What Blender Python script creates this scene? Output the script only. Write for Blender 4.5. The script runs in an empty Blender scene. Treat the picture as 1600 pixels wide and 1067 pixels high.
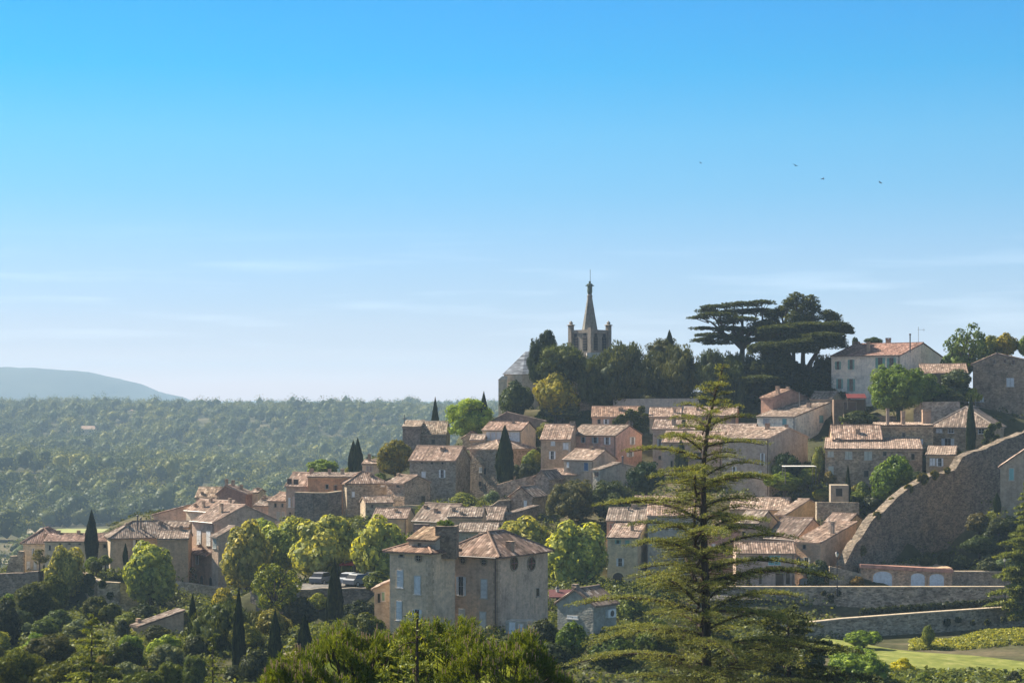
import bpy, math, random
import numpy as np
from mathutils import Vector, Matrix
R = math.radians
S = bpy.context.scene
F = 3000.0; HY = 628.0
# ---------------- camera, world, sun, exposure ----------------
cam = bpy.data.objects.new('camera', bpy.data.cameras.new('camera')); S.collection.objects.link(cam)
cam.location = (0, 0, 0); cam.rotation_euler = (R(90), 0, 0)
cam.data.sensor_width = 36; cam.data.lens = 36*F/1600; cam.data.shift_y = (HY-533.5)/1600
cam.data.clip_start = .5; cam.data.clip_end = 90000
S.camera = cam
SUN_EL, SUN_AZ = 40, 57            # azimuth to the left of the view direction (+Y)
W_ = bpy.data.worlds.new('World'); S.world = W_; W_.use_nodes = True
nt = W_.node_tree; nt.nodes.clear(); N = nt.nodes.new; Lk = nt.links.new
out = N('ShaderNodeOutputWorld'); bg = N('ShaderNodeBackground'); sky = N('ShaderNodeTexSky')
sky.sky_type = 'NISHITA'; sky.sun_disc = False; sky.sun_elevation = R(SUN_EL); sky.sun_rotation = R(-SUN_AZ)
sky.altitude = 300; sky.air_density = 1.0; sky.dust_density = .3; sky.ozone_density = 1.6
tc = N('ShaderNodeTexCoord'); sx = N('ShaderNodeSeparateXYZ'); Lk(tc.outputs['Generated'], sx.inputs[0])
rmp = N('ShaderNodeValToRGB'); mr = N('ShaderNodeMapRange')
mr.inputs['From Min'].default_value = -.02; mr.inputs['From Max'].default_value = .5
Lk(sx.outputs['Z'], mr.inputs['Value']); Lk(mr.outputs[0], rmp.inputs[0])
# air colour: multiplies the physical sky so that it deepens upwards as in clear Provencal air
SKYR = [(0.0, (0.941, 0.562, 0.596)), (0.056, (0.941, 0.562, 0.596)), (0.095, (0.438, 0.383, 0.532)), (0.136, (0.32, 0.376, 0.552)), (0.184, (0.272, 0.396, 0.572)), (0.247, (0.158, 0.41, 0.579)), (0.301, (0.11, 0.436, 0.603)), (0.367, (0.007, 0.423, 0.63)), (0.428, (0.0, 0.406, 0.66)), (0.55, (0.02, 0.5, 1.1)), (0.75, (0.45, 0.42, 0.39)), (1.0, (0.85, 0.7, 0.53))]
el = rmp.color_ramp.elements
el[0].position, el[0].color = SKYR[0][0], (*SKYR[0][1], 1)
el[1].position, el[1].color = SKYR[-1][0], (*SKYR[-1][1], 1)
for p_, c_ in SKYR[1:-1]:
    e = el.new(p_); e.color = (*c_, 1)
mul = N('ShaderNodeMix'); mul.data_type = 'RGBA'; mul.blend_type = 'MULTIPLY'; mul.inputs['Factor'].default_value = 1
Lk(sky.outputs[0], mul.inputs['A']); Lk(rmp.outputs[0], mul.inputs['B'])
# thin clouds: noise stretched along the horizon
mp = N('ShaderNodeMapping'); mp.inputs['Scale'].default_value = (9, 9, 120); Lk(tc.outputs['Generated'], mp.inputs[0])
nz = N('ShaderNodeTexNoise'); nz.inputs['Scale'].default_value = 1.0; nz.inputs['Detail'].default_value = 6; Lk(mp.outputs[0], nz.inputs[0])
cr = N('ShaderNodeMapRange'); cr.inputs['From Min'].default_value = .52; cr.inputs['From Max'].default_value = .75; Lk(nz.outputs[0], cr.inputs['Value'])
band = N('ShaderNodeMapRange'); band.inputs['From Min'].default_value = .095; band.inputs['From Max'].default_value = .055; Lk(sx.outputs['Z'], band.inputs['Value'])
bm_ = N('ShaderNodeMath'); bm_.operation = 'MULTIPLY'; Lk(cr.outputs[0], bm_.inputs[0]); Lk(band.outputs[0], bm_.inputs[1])
bs_ = N('ShaderNodeMath'); bs_.operation = 'MULTIPLY'; Lk(bm_.outputs[0], bs_.inputs[0]); bs_.inputs[1].default_value = .15
cl = N('ShaderNodeMix'); cl.data_type = 'RGBA'; Lk(bs_.outputs[0], cl.inputs['Factor']); Lk(mul.outputs['Result'], cl.inputs['A'])
cl.inputs['B'].default_value = (9.5, 9.8, 10.2, 1)
Lk(cl.outputs['Result'], bg.inputs[0]); Lk(bg.outputs[0], out.inputs[0]); bg.inputs[1].default_value = .09
sl = bpy.data.lights.new('sun', 'SUN'); sl.energy = 5.0; sl.angle = R(.5); sl.color = (1, .9, .75)
so = bpy.data.objects.new('sun', sl); S.collection.objects.link(so)
sd = Vector((-math.sin(R(SUN_AZ))*math.cos(R(SUN_EL)), math.cos(R(SUN_AZ))*math.cos(R(SUN_EL)), math.sin(R(SUN_EL))))
so.rotation_euler = sd.to_track_quat('Z', 'Y').to_euler(); so.location = (-50, 100, 120)
S.view_settings.view_transform = 'Standard'; S.view_settings.look = 'None'; S.view_settings.gamma = 1
S.view_settings.exposure = 1.35
S.render.engine = 'CYCLES'; cy = S.cycles
cy.use_denoising = True; cy.max_bounces = 5; cy.diffuse_bounces = 3; cy.glossy_bounces = 2; cy.transmission_bounces = 3
cy.volume_bounces = 0; cy.transparent_max_bounces = 6; cy.sample_clamp_indirect = 6; cy.caustics_reflective = False; cy.caustics_refractive = False

# ---------------- helpers ----------------
rs = np.random.RandomState(7); random.seed(7)
def P(px, py, D): return Vector(((px-800)/F*D, D, (HY-py)/F*D))
def mat(name, build):
    m = bpy.data.materials.new(name); m.use_nodes = True; t = m.node_tree; t.nodes.clear()
    o = t.nodes.new('ShaderNodeOutputMaterial'); build(t, t.nodes.new, t.links.new, o); return m
def principled(n, rough=.9, spec=.2):
    b = n('ShaderNodeBsdfPrincipled'); b.inputs['Roughness'].default_value = rough; b.inputs['Specular IOR Level'].default_value = spec; return b
def mixc(n, l, mode, fac, a, b):
    m = n('ShaderNodeMix'); m.data_type = 'RGBA'; m.blend_type = mode
    for k, v in (('Factor', fac), ('A', a), ('B', b)):
        if isinstance(v, (int, float)) or isinstance(v, tuple): m.inputs[k].default_value = v if k == 'Factor' else (*v, 1)
        else: l(v, m.inputs[k])
    return m.outputs['Result']
def ramp(n, l, src, stops):
    r = n('ShaderNodeValToRGB'); e = r.color_ramp.elements
    e[0].position, e[0].color = stops[0][0], (*stops[0][1], 1); e[1].position, e[1].color = stops[-1][0], (*stops[-1][1], 1)
    for p, c in stops[1:-1]: q = e.new(p); q.color = (*c, 1)
    l(src, r.inputs[0]); return r.outputs[0]
def noise(n, l, vec, scale, detail=4, rough=.6):
    t = n('ShaderNodeTexNoise'); t.inputs['Scale'].default_value = scale; t.inputs['Detail'].default_value = detail; t.inputs['Roughness'].default_value = rough
    l(vec, t.inputs['Vector']); return t.outputs[0]
def g3(v): return (v, v, v)
def wall_mat(name, stone, rub=0):
    def b(t, n, l, o):
        tc = n('ShaderNodeTexCoord'); oi = n('ShaderNodeObjectInfo'); v = tc.outputs['Object']
        add = n('ShaderNodeVectorMath'); add.operation = 'ADD'; l(v, add.inputs[0])
        rnd = n('ShaderNodeVectorMath'); rnd.operation = 'SCALE'; rnd.inputs[0].default_value = (37, 61, 13); l(oi.outputs['Random'], rnd.inputs['Scale']); l(rnd.outputs[0], add.inputs[1]); v = add.outputs[0]
        m1 = n('ShaderNodeMapping'); m1.inputs['Scale'].default_value = (1, 1, 2.1 if rub else 1.5); l(v, m1.inputs[0])
        vo = n('ShaderNodeTexVoronoi'); vo.inputs['Scale'].default_value = 2.7 if rub else 3.4; l(m1.outputs[0], vo.inputs['Vector'])
        sp = n('ShaderNodeSeparateColor'); l(vo.outputs['Color'], sp.inputs[0])
        big = noise(n, l, v, .35, 5, .65); med = noise(n, l, v, 1.4, 5, .7)
        m2 = n('ShaderNodeMapping'); m2.inputs['Scale'].default_value = (2.2, 2.2, .22); l(v, m2.inputs[0])
        stk = noise(n, l, m2.outputs[0], 1, 4, .7)
        a = .5 if rub else .36 if stone else .12
        c = mixc(n, l, 'MULTIPLY', 1.0, oi.outputs['Color'], (1.0, .93, .82)); c = mixc(n, l, 'MULTIPLY', 1.0, c, ramp(n, l, sp.outputs[0], [(0, g3(1-a)), (.5, g3(1)), (1, g3(1+a*.7))]))
        c = mixc(n, l, 'MULTIPLY', 1.0 if stone else .7, c, ramp(n, l, big, [(.3, (.66, .66, .68)), (.5, (1, 1, 1)), (.7, (1.2, 1.12, 1.02))]))
        c = mixc(n, l, 'MULTIPLY', .9 if stone else .5, c, ramp(n, l, med, [(.3, (.62, .6, .58)), (.55, (1.02, 1.0, 1.0)), (.75, (1.2, 1.18, 1.12))]))
        c = mixc(n, l, 'MULTIPLY', .3 if stone else .35, c, ramp(n, l, stk, [(.33, (.5, .5, .52)), (.5, (1, 1, 1))]))
        p = principled(n, .95, .1); l(c, p.inputs['Base Color'])
        bp = n('ShaderNodeBump'); bp.inputs['Strength'].default_value = .8 if stone else .25; bp.inputs['Distance'].default_value = .08
        l(vo.outputs['Distance'], bp.inputs['Height']); bp.invert = True; l(bp.outputs[0], p.inputs['Normal'])
        l(p.outputs[0], o.inputs[0])
    return mat(name, b)
M = {}
M['stone'] = wall_mat('stone wall', True); M['plaster'] = wall_mat('plaster wall', False); M['rubble'] = wall_mat('rubble wall', True, 1)
def roofm(t, n, l, o):
    uv = n('ShaderNodeUVMap'); oi = n('ShaderNodeObjectInfo'); tc = n('ShaderNodeTexCoord')
    mp = n('ShaderNodeMapping'); mp.inputs['Scale'].default_value = (1/.32, 1/.46, 1); l(uv.outputs[0], mp.inputs[0])
    fl = n('ShaderNodeVectorMath'); fl.operation = 'FLOOR'; l(mp.outputs[0], fl.inputs[0])
    wn = n('ShaderNodeTexWhiteNoise'); l(fl.outputs[0], wn.inputs[0])
    add = n('ShaderNodeVectorMath'); add.operation = 'ADD'; l(tc.outputs['Object'], add.inputs[0])
    rnd = n('ShaderNodeVectorMath'); rnd.operation = 'SCALE'; rnd.inputs[0].default_value = (31, 17, 5); l(oi.outputs['Random'], rnd.inputs['Scale']); l(rnd.outputs[0], add.inputs[1])
    big = noise(n, l, add.outputs[0], .5, 5, .7)
    c = ramp(n, l, wn.outputs[0], [(0, (.15, .12, .10)), (.3, (.23, .18, .148)), (.65, (.31, .245, .20)), (.88, (.39, .32, .265)), (1, (.50, .44, .38))])
    xy = n('ShaderNodeSeparateXYZ'); l(fl.outputs[0], xy.inputs[0]); w1 = n('ShaderNodeTexWhiteNoise'); w1.noise_dimensions = '1D'; l(xy.outputs[0], w1.inputs['W']); c = mixc(n, l, 'MULTIPLY', 1.0, c, ramp(n, l, w1.outputs[0], [(0, g3(.72)), (1, g3(1.22))]))
    c = mixc(n, l, 'MULTIPLY', .9, c, ramp(n, l, big, [(.3, (.52, .5, .46)), (.5, (.95, .95, .95)), (.72, (1.25, 1.15, 1.1))]))
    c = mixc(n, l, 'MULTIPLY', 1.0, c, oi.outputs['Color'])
    p = principled(n, .95, .1); l(c, p.inputs['Base Color']); l(p.outputs[0], o.inputs[0])
M['roof'] = mat('clay roof tiles', roofm)
def slate(t, n, l, o):
    tc = n('ShaderNodeTexCoord'); mp = n('ShaderNodeMapping'); mp.inputs['Scale'].default_value = (.25, .25, 1.6); l(tc.outputs['Object'], mp.inputs[0])
    c = ramp(n, l, noise(n, l, mp.outputs[0], 1.3, 3), [(.35, (.07, .08, .095)), (.5, (.14, .155, .18)), (.62, (.26, .29, .33))])
    p = principled(n, .9, .1); l(c, p.inputs['Base Color']); l(p.outputs[0], o.inputs[0])
M['slate'] = mat('lauze slab roofing', slate)
def paint(t, n, l, o):
    oi = n('ShaderNodeObjectInfo'); tc = n('ShaderNodeTexCoord')
    c = mixc(n, l, 'MULTIPLY', .8, oi.outputs['Color'], ramp(n, l, noise(n, l, tc.outputs['Object'], 2.5), [(.3, (.72, .71, .7)), (.6, (1.06, 1.06, 1.06))]))
    p = principled(n, .7, .3); l(c, p.inputs['Base Color']); l(p.outputs[0], o.inputs[0])
M['paint'] = mat('weathered paint', paint)
def glass(t, n, l, o):
    p = principled(n, .12, .5); p.inputs['Base Color'].default_value = (.02, .022, .026, 1); l(p.outputs[0], o.inputs[0])
M['glass'] = mat('dark window glass', glass)
def metal(t, n, l, o):
    oi = n('ShaderNodeObjectInfo'); p = principled(n, .45, .5); l(oi.outputs['Color'], p.inputs['Base Color']); l(p.outputs[0], o.inputs[0])
M['metal'] = mat('painted metal', metal)
def leafm(trans, nsc=2.2):
    def b(t, n, l, o):
        oi = n('ShaderNodeObjectInfo'); ge = n('ShaderNodeNewGeometry'); tc = n('ShaderNodeTexCoord')
        r = ramp(n, l, ge.outputs['Random Per Island'], [(0, (.5, .56, .5)), (.5, (1, 1, 1)), (.85, (1.35, 1.28, .95)), (1, (1.9, 1.7, 1.0))])
        c = mixc(n, l, 'MULTIPLY', 1.0, oi.outputs['Color'], r)
        c = mixc(n, l, 'MULTIPLY', .8, c, ramp(n, l, noise(n, l, tc.outputs['Object'], nsc, 2 if nsc > 1 else 7), [(.35, (.7, .75, .75)), (.65, (1.25, 1.15, 1.0))] if nsc > 1 else [(.34, (.35, .5, .65)), (.46, (.7, .8, .85)), (.56, (1.3, 1.2, .9)), (.66, (2.3, 1.9, 1.1))]))
        d = n('ShaderNodeBsdfDiffuse'); l(c, d.inputs[0])
        tr = n('ShaderNodeBsdfTranslucent'); c2 = mixc(n, l, 'MULTIPLY', 1.0, c, (1.75, 1.65, .55)); l(c2, tr.inputs[0])
        m = n('ShaderNodeMixShader'); m.inputs[0].default_value = trans; l(d.outputs[0], m.inputs[1]); l(tr.outputs[0], m.inputs[2])
        g = n('ShaderNodeBsdfGlossy'); g.inputs['Roughness'].default_value = .45; g.inputs[0].default_value = (.8, .85, .8, 1)
        m2 = n('ShaderNodeMixShader'); m2.inputs[0].default_value = .012; l(m.outputs[0], m2.inputs[1]); l(g.outputs[0], m2.inputs[2]); l(m2.outputs[0], o.inputs[0])
    return b
M['leaf'] = mat('broad leaves', leafm(.3)); M['needle'] = mat('needles', leafm(.26)); M['wood'] = mat('distant leaves', leafm(.2, .03))
def bark(t, n, l, o):
    tc = n('ShaderNodeTexCoord'); mp = n('ShaderNodeMapping'); mp.inputs['Scale'].default_value = (5, 5, 1); l(tc.outputs['Object'], mp.inputs[0])
    c = ramp(n, l, noise(n, l, mp.outputs[0], 2, 5), [(.3, (.035, .026, .02)), (.7, (.12, .09, .07))])
    p = principled(n, .95, .1); l(c, p.inputs['Base Color']); l(p.outputs[0], o.inputs[0])
M['bark'] = mat('bark', bark)
def groundm(t, n, l, o):
    ge = n('ShaderNodeNewGeometry'); v = ge.outputs['Position']
    a = ramp(n, l, noise(n, l, v, .035, 6, .65), [(.35, (.035, .04, .02)), (.5, (.07, .07, .035)), (.62, (.13, .11, .065)), (.75, (.22, .18, .12))])
    b_ = ramp(n, l, noise(n, l, v, .9, 6, .7), [(.3, g3(.55)), (.7, g3(1.3))])
    c = mixc(n, l, 'MULTIPLY', 1.0, a, b_); p = principled(n, 1, .05); l(c, p.inputs['Base Color']); l(p.outputs[0], o.inputs[0])
M['ground'] = mat('scrub ground', groundm)
def simple(name, cols, sc, rough=.95, det=5):
    def b(t, n, l, o):
        ge = n('ShaderNodeNewGeometry'); c = ramp(n, l, noise(n, l, ge.outputs['Position'], sc, det, .7), cols)
        p = principled(n, rough, .1); l(c, p.inputs['Base Color']); l(p.outputs[0], o.inputs[0])
    return mat(name, b)
M['asphalt'] = simple('pale worn asphalt', [(.3, (.10, .095, .09)), (.7, (.2, .185, .165))], 1.5)
M['lawn'] = simple('mown grass', [(.3, (.09, .11, .025)), (.5, (.16, .18, .04)), (.62, (.24, .24, .07)), (.75, (.3, .26, .12))], .5)
M['field'] = simple('vineyard rows', [(.3, (.14, .17, .05)), (.5, (.28, .29, .09)), (.62, (.36, .33, .14))], .06)
M['tan'] = simple('dry bare soil', [(.3, (.2, .17, .11)), (.7, (.32, .28, .19))], .05)
M['mount'] = simple('wooded mountain', [(.35, (.02, .03, .03)), (.65, (.05, .06, .05))], .004)

class MB:
    def __init__(s): s.v = []; s.f = []; s.uv = []
    def face(s, pts, uv=None):
        i = len(s.v); s.v += [tuple(p) for p in pts]; s.f.append(tuple(range(i, i+len(pts)))); s.uv.append(uv or [(0, 0)]*len(pts))
    def hexa(s, p):   # 8 points: bottom 4 ccw, top 4 ccw
        for q in ((3, 2, 1, 0), (4, 5, 6, 7), (0, 1, 5, 4), (1, 2, 6, 5), (2, 3, 7, 6), (3, 0, 4, 7)): s.face([p[k] for k in q])
        return s
    def box(s, x0, y0, z0, x1, y1, z1):
        return s.hexa([(x0, y0, z0), (x1, y0, z0), (x1, y1, z0), (x0, y1, z0), (x0, y0, z1), (x1, y0, z1), (x1, y1, z1), (x0, y1, z1)])
    def tube(s, pts, rad, n=6):
        pts = [Vector(p) for p in pts]; rings = []
        for i, p in enumerate(pts):
            d = (pts[min(i+1, len(pts)-1)]-pts[max(i-1, 0)]).normalized(); a = d.orthogonal().normalized(); b = d.cross(a)
            if abs(d.z) > .8: a = Vector((1, 0, 0)); b = d.cross(a).normalized(); a = b.cross(d)
            r = rad[i] if isinstance(rad, (list, tuple)) else rad
            rings.append([p+a*r*math.cos(2*math.pi*k/n)+b*r*math.sin(2*math.pi*k/n) for k in range(n)])
        for i in range(len(rings)-1):
            for k in range(n): s.face([rings[i][k], rings[i][(k+1) % n], rings[i+1][(k+1) % n], rings[i+1][k]])
        s.face(rings[0][::-1]); s.face(rings[-1]); return s
    def lathe(s, prof, c=(0, 0, 0), n=12):
        rings = [[(c[0]+r*math.cos(2*math.pi*k/n), c[1]+r*math.sin(2*math.pi*k/n), c[2]+z) for k in range(n)] for r, z in prof]
        for i in range(len(rings)-1):
            for k in range(n): s.face([rings[i][k], rings[i][(k+1) % n], rings[i+1][(k+1) % n], rings[i+1][k]])
        s.face(rings[0][::-1]); s.face(rings[-1]); return s
    def mesh(s, name, m):
        me = bpy.data.meshes.new(name); me.from_pydata(s.v, [], s.f); uv = me.uv_layers.new(name='UVMap')
        uv.data.foreach_set('uv', np.array([c for f in s.uv for c in f], dtype=np.float32).ravel()); me.materials.append(m); return me
def link(name, me, parent=None, color=None, loc=None):
    o = bpy.data.objects.new(name, me); S.collection.objects.link(o)
    if parent: o.parent = parent
    if color is not None: o.color = (*color, 1)
    if loc is not None: o.location = loc
    return o
def tag(o, label=None, cat=None, group=None, kind=None):
    for k, v in (('label', label), ('category', cat), ('group', group), ('kind', kind)):
        if v: o[k] = v
    return o
def npmesh(name, V, Q, m, uv=None, smooth=False):
    me = bpy.data.meshes.new(name); V = np.asarray(V, dtype=np.float32); Q = np.asarray(Q, dtype=np.int32); k = Q.shape[1]
    me.vertices.add(len(V)); me.vertices.foreach_set('co', V.ravel())
    me.loops.add(Q.size); me.loops.foreach_set('vertex_index', Q.ravel())
    me.polygons.add(len(Q)); me.polygons.foreach_set('loop_start', np.arange(0, Q.size, k, dtype=np.int32))
    if uv is not None:
        l = me.uv_layers.new(name='UVMap'); l.data.foreach_set('uv', np.asarray(uv, dtype=np.float32).ravel())
    me.update(calc_edges=True); me.validate(); me.materials.append(m)
    if smooth: me.polygons.foreach_set('use_smooth', np.ones(len(Q), dtype=bool))
    return me
# ---------------- tables: houses measured on the photograph ----------------
GREY = (.40, .36, .30); WARM = (.50, .43, .34); PINK = (.56, .42, .35); CREAM = (.66, .59, .48); WHITE = (.86, .84, .80); OCHRE = (.52, .36, .21); DARK = (.26, .23, .20); BLUEG = (.42, .42, .40)
PALE = (.62, .65, .66); SW = (.74, .75, .75); SG = (.20, .36, .30); SD = (.16, .12, .10); SB = (.08, .14, .25); TEAL = (.20, .42, .42); CW = (.62, .60, .50)
HS = []
def H(name, label, D, xs, th, ye, yb, roof='gx', rise=1.3, dp=7, off=.5, m='stone', c=GREY, rc=(1, 1, 1), w=(), ch=(), cat='house', ov=.35, **kw):
    HS.append(dict(name=name, label=label, D=D, xs=xs, th=th, ye=ye, yb=yb, roof=roof, rise=rise, dp=dp, off=off, m=m, c=c, rc=rc, w=w, ch=ch, cat=cat, ov=ov, **kw))
pl = 'plaster'
# far left
H('farmhouse', 'cream house with hipped reddish roof, leftmost house of the village', 300, (36, 88), 1, 846, 888, 'hip', 1.9, 8, m=pl, c=CREAM, rc=(.95, .8, .78), w=[('F', 50, 857, 54, 866, 'o', SW), ('F', 42, 877, 47, 889, 'c', PALE), ('F', 53, 877, 57, 889, 'c', PALE)], ch=[(71, .1, 833, 3)])
H('long_wing', 'low long wing with small square attic holes beside the leftmost hipped house', 296, (70, 172), 2, 844, 888, 'gx', .9, 5, m=pl, c=CREAM, rc=(.95, .8, .78), w=[('F', 93, 847, 95, 850, 'd', SD), ('F', 107, 847, 110, 850, 'd', SD), ('F', 123, 847, 126, 850, 'd', SD), ('F', 77, 852, 79, 859, 'd', SD), ('F', 162, 850, 166, 855, 'd', SD)], ch=[(92, .5, 832, 2), (123, .5, 832, 2)])
H('tiled_house', 'grey house with ribbed hip roof and tall metal flues left of the tall tower house', 290, (166, 174, 292), -18, 839, 900, 'hip', 2.1, m=pl, c=(.50, .43, .33), w=[('F', 208, 843, 222, 868, 'o', CW)], ch=[(198, .35, 817, 5), (243, .6, 828, 4), (250, .4, 827, 4)], fl=[(215, .2, 804), (220, .25, 808), (249, .15, 824)])
H('ochre_house', 'low ochre house under the sunken roof terrace beside the tall tower house', 284, (246, 294), -4, 840, 885, 'gx', .9, 6, m=pl, c=(.5, .36, .26), ch=[(268, .6, 822, 5), (283, .5, 820, 5)])
H('walled_house', 'long low pink brick house sloping behind the ribbed hip roof', 306, (240, 292), 12, 804, 840, 'sr', 1.5, 5, c=PINK, m=pl, rc=(.9, .8, .8))
H('lean_to_house', 'small grey roofed house between the long pink wall and tower house', 300, (254, 294), 4, 822, 850, 'gx', .7, 4, c=WARM)
H('tower_rear_wing', 'taller cream rear wing of the four storey tower house at left', 297, (291, 345, 400), 45, 799, 935, 'gx', 1.5, off=.4, m=pl, c=CREAM, w=[('F', 298, 818, 303, 838, 'c', SW)], ch=[(318, .1, 782, 5), (329, .3, 778, 5), (339, .5, 776, 5), (305, .1, 786, 4)])
H('tower_house', 'tall four storey pinkish cream house with pale shutters and long brown gable side', 287, (300, 335, 430), 48, 815, 937, 'gx', 2.3, off=.5, m=pl, c=(.52, .42, .36), w=[('F', 308, 829, 314, 850, 'c', SW), ('F', 323, 830, 329, 852, 'c', SW), ('F', 306, 864, 311, 881, 'o', SW), ('F', 313, 899, 318, 915, 'a', SD), ('F', 327, 901, 332, 915, 'a', SD)], ch=[(346, .25, 786, 6), (345, .6, 777, 5)], awn=(300, 334, 858, 1.6))
H('shed_annex', 'narrow annex with low tile roof leaning on the tall tower house', 283, (331, 341, 385), 48, 837, 937, 'gx', 1.3, off=.6, m=pl, c=(.46, .37, .31), w=[('F', 333, 840, 338, 856, 'c', (.3, .34, .33))])
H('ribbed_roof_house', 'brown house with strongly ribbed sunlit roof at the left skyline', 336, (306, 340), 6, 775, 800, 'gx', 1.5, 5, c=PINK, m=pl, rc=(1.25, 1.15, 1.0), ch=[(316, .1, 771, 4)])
H('dark_gable_house', 'brown gabled house with tall chimneys rising behind the tower house', 331, (339, 384, 395), 12, 770, 800, 'gy', 1.3, off=.3, c=(.33, .22, .19), m=pl, ch=[(354, .1, 748, 5), (364, .5, 750, 5), (377, .5, 757, 5)])
H('cream_cottage', 'tiny cream cottage end against the blue wood right of dark gable', 334, (391, 403), 8, 769, 800, 'gx', .5, 5, c=CREAM, m=pl, ch=[(406, .3, 781, 4)])
H('small_row_house', 'small brown row house between tower house and ribbed street fronts', 326, (398, 430), 20, 789, 830, 'gx', 1.2, 7, c=PINK, m=pl, ch=[(411, .4, 778, 5), (403, .3, 782, 4)])
H('street_front_house', 'narrow pinkish street house with sunlit cream roof beside the tall grey one', 322, (419, 449), 28, 782, 832, 'gx', 1.2, 7, c=(.5, .4, .34), m=pl, w=[('F', 433, 800, 438, 813, 'c', GREY), ('F', 441, 800, 445, 813, 'c', GREY), ('F', 429, 786, 432, 792, 'd', SD), ('F', 440, 786, 443, 792, 'd', SD)])
H('tall_street_house', 'tall grey street house with dark loggia under its roof, left of orange wall', 318, (447, 481, 504), 30, 757, 832, 'gx', 1.9, c=(.46, .38, .33), m=pl, w=[('F', 449, 748, 456, 757, 'd', SD), ('F', 459, 749, 466, 758, 'd', SD), ('F', 451, 778, 454, 792, 'c', PALE), ('F', 458, 776, 461, 792, 'c', PINK), ('F', 464, 776, 467, 792, 'c', PINK), ('F', 471, 779, 474, 792, 'c', SW), ('F', 452, 800, 455, 812, 'd', SD), ('F', 464, 800, 467, 812, 'd', SD)], ch=[(487, .4, 732, 6)])
H('orange_house', 'house with plain salmon orange wall and two tiny windows', 314, (481, 551), 5, 744, 800, 'sb', .4, 7, c=(.68, .38, .23), m=pl, w=[('F', 509, 757, 513, 763, 'd', SD), ('F', 521, 758, 528, 766, 'o', (.4, .2, .12))], ch=[(515, .5, 733, 4), (535, .5, 732, 6)])
H('hip_stone_house', 'square stone house with low hipped roof right of the orange wall', 310, (531, 542, 604), -16, 754, 806, 'hip', 1.6, c=GREY, w=[('F', 550, 768, 554, 776, 'c', SW), ('F', 595, 755, 601, 760, 'c', SW)], ch=[(579, .3, 745, 3)])
H('low_stone_annex', 'low stone annex with bright tile roof below the square hipped house', 302, (563, 571, 614), -18, 784, 812, 'gx', .8, c=WARM, w=[('F', 580, 786, 583, 793, 'd', SD)])
H('gable_stone_house', 'stone house with wide pinkish gable between hipped house and big grey house', 305, (604, 632, 672), 42, 754, 800, 'gx', 1.1, c=(.46, .37, .30), w=[('F', 620, 754, 624, 761, 'd', SD), ('R', 658, 775, 664, 789, 'd', SD)], ch=[(616, .4, 741, 3)])
H('big_grey_house', 'big plain grey stone house with white shutters under an ochre olive tree', 315, (640, 712, 735), 18, 718, 792, 'gx', 2.1, c=(.33, .31, .28), w=[('F', 659, 737, 665, 746, 'c', SW), ('F', 686, 734, 696, 746, 'o', SW), ('F', 673, 720, 677, 725, 'd', SD), ('F', 690, 720, 693, 725, 'd', SD), ('F', 658, 719, 661, 724, 'd', SD)], ch=[(692, .35, 701, 8), (727, .7, 697, 7)])
H('stone_house', 'grey stone house with hipped roof standing behind the central cypress', 319, (734, 782, 834), 36, 701, 782, 'hip', 1.3, c=(.37, .33, .29), w=[('F', 756, 731, 760, 741, 'd', SD), ('F', 748, 752, 752, 760, 'd', SD), ('F', 749, 730, 753, 738, 'c', PALE)])
H('glazed_upper_house', 'cream upper house with a row of wide glazed windows behind the cypress', 326, (754, 815, 837), 20, 671, 702, 'gx', 1.3, c=CREAM, m=pl, rc=(1.05, .9, .85), w=[('F', 760, 675, 766, 687, 'g', PALE), ('F', 768, 675, 774, 687, 'g', PALE), ('F', 776, 675, 783, 687, 'g', PALE), ('F', 796, 675, 812, 689, 'g', PALE)], ch=[(802, .4, 658, 5), (815, .5, 652, 5)])
H('side_annex', 'small tiled annex left of the cream glazed house', 324, (735, 756), 5, 686, 705, 'gx', .7, 5, c=WARM)
H('dark_gable_barn', 'dark brown blank gable behind the cream glazed house', 338, (768, 850), 3, 657, 680, 'gy', 1.5, off=.28, c=(.30, .24, .21), m=pl)
H('gable_hut', 'small stone gable hut under the big bright green tree', 331, (723, 747), 5, 683, 700, 'gy', .9, c=GREY)
H('pink_house_wing', 'left wing of pink house with bluish closed shutters and tall chimney', 308, (845, 891, 905), 10, 685, 748, 'gx', 2.2, dp=9, c=(.5, .4, .31), m=pl, w=[('F', 861, 687, 867, 696, 'c', PALE), ('F', 880, 692, 888, 702, 'c', PALE), ('F', 858, 705, 868, 717, 'o', SW)], ch=[(901, .5, 660, 9)], quoin=1)
H('pink_house', 'large rosy pink house with grey shutters and blank pink gable', 311, (889, 963, 1003), 30, 679, 742, 'gx', 1.5, c=(.62, .42, .36), m=pl, w=[('F', 908, 681, 915, 691, 'o', (.3, .36, .4)), ('F', 925, 682, 935, 692, 'o', (.3, .36, .4)), ('F', 944, 683, 954, 694, 'o', SW), ('R', 984, 683, 992, 694, 'o', SW), ('R', 979, 706, 990, 713, 'o', SW)])
H('blue_door_house', 'low house with blue window below the rosy pink house', 300, (881, 928, 963), 36, 717, 750, 'gx', 1.4, c=(.46, .40, .35), m=pl, w=[('F', 913, 723, 919, 735, 'c', SB), ('F', 886, 722, 889, 730, 'c', SW)], ch=[(924, .5, 701, 5), (949, .5, 700, 6)])
H('lean_shed', 'little shed with slanting roof and white cowl right of blue window house', 296, (926, 938, 1000), 42, 733, 765, 'gx', .9, c=BLUEG, m=pl, w=[('F', 929, 736, 935, 744, 'd', SD)], fl=[(973, .4, 712)])
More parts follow.
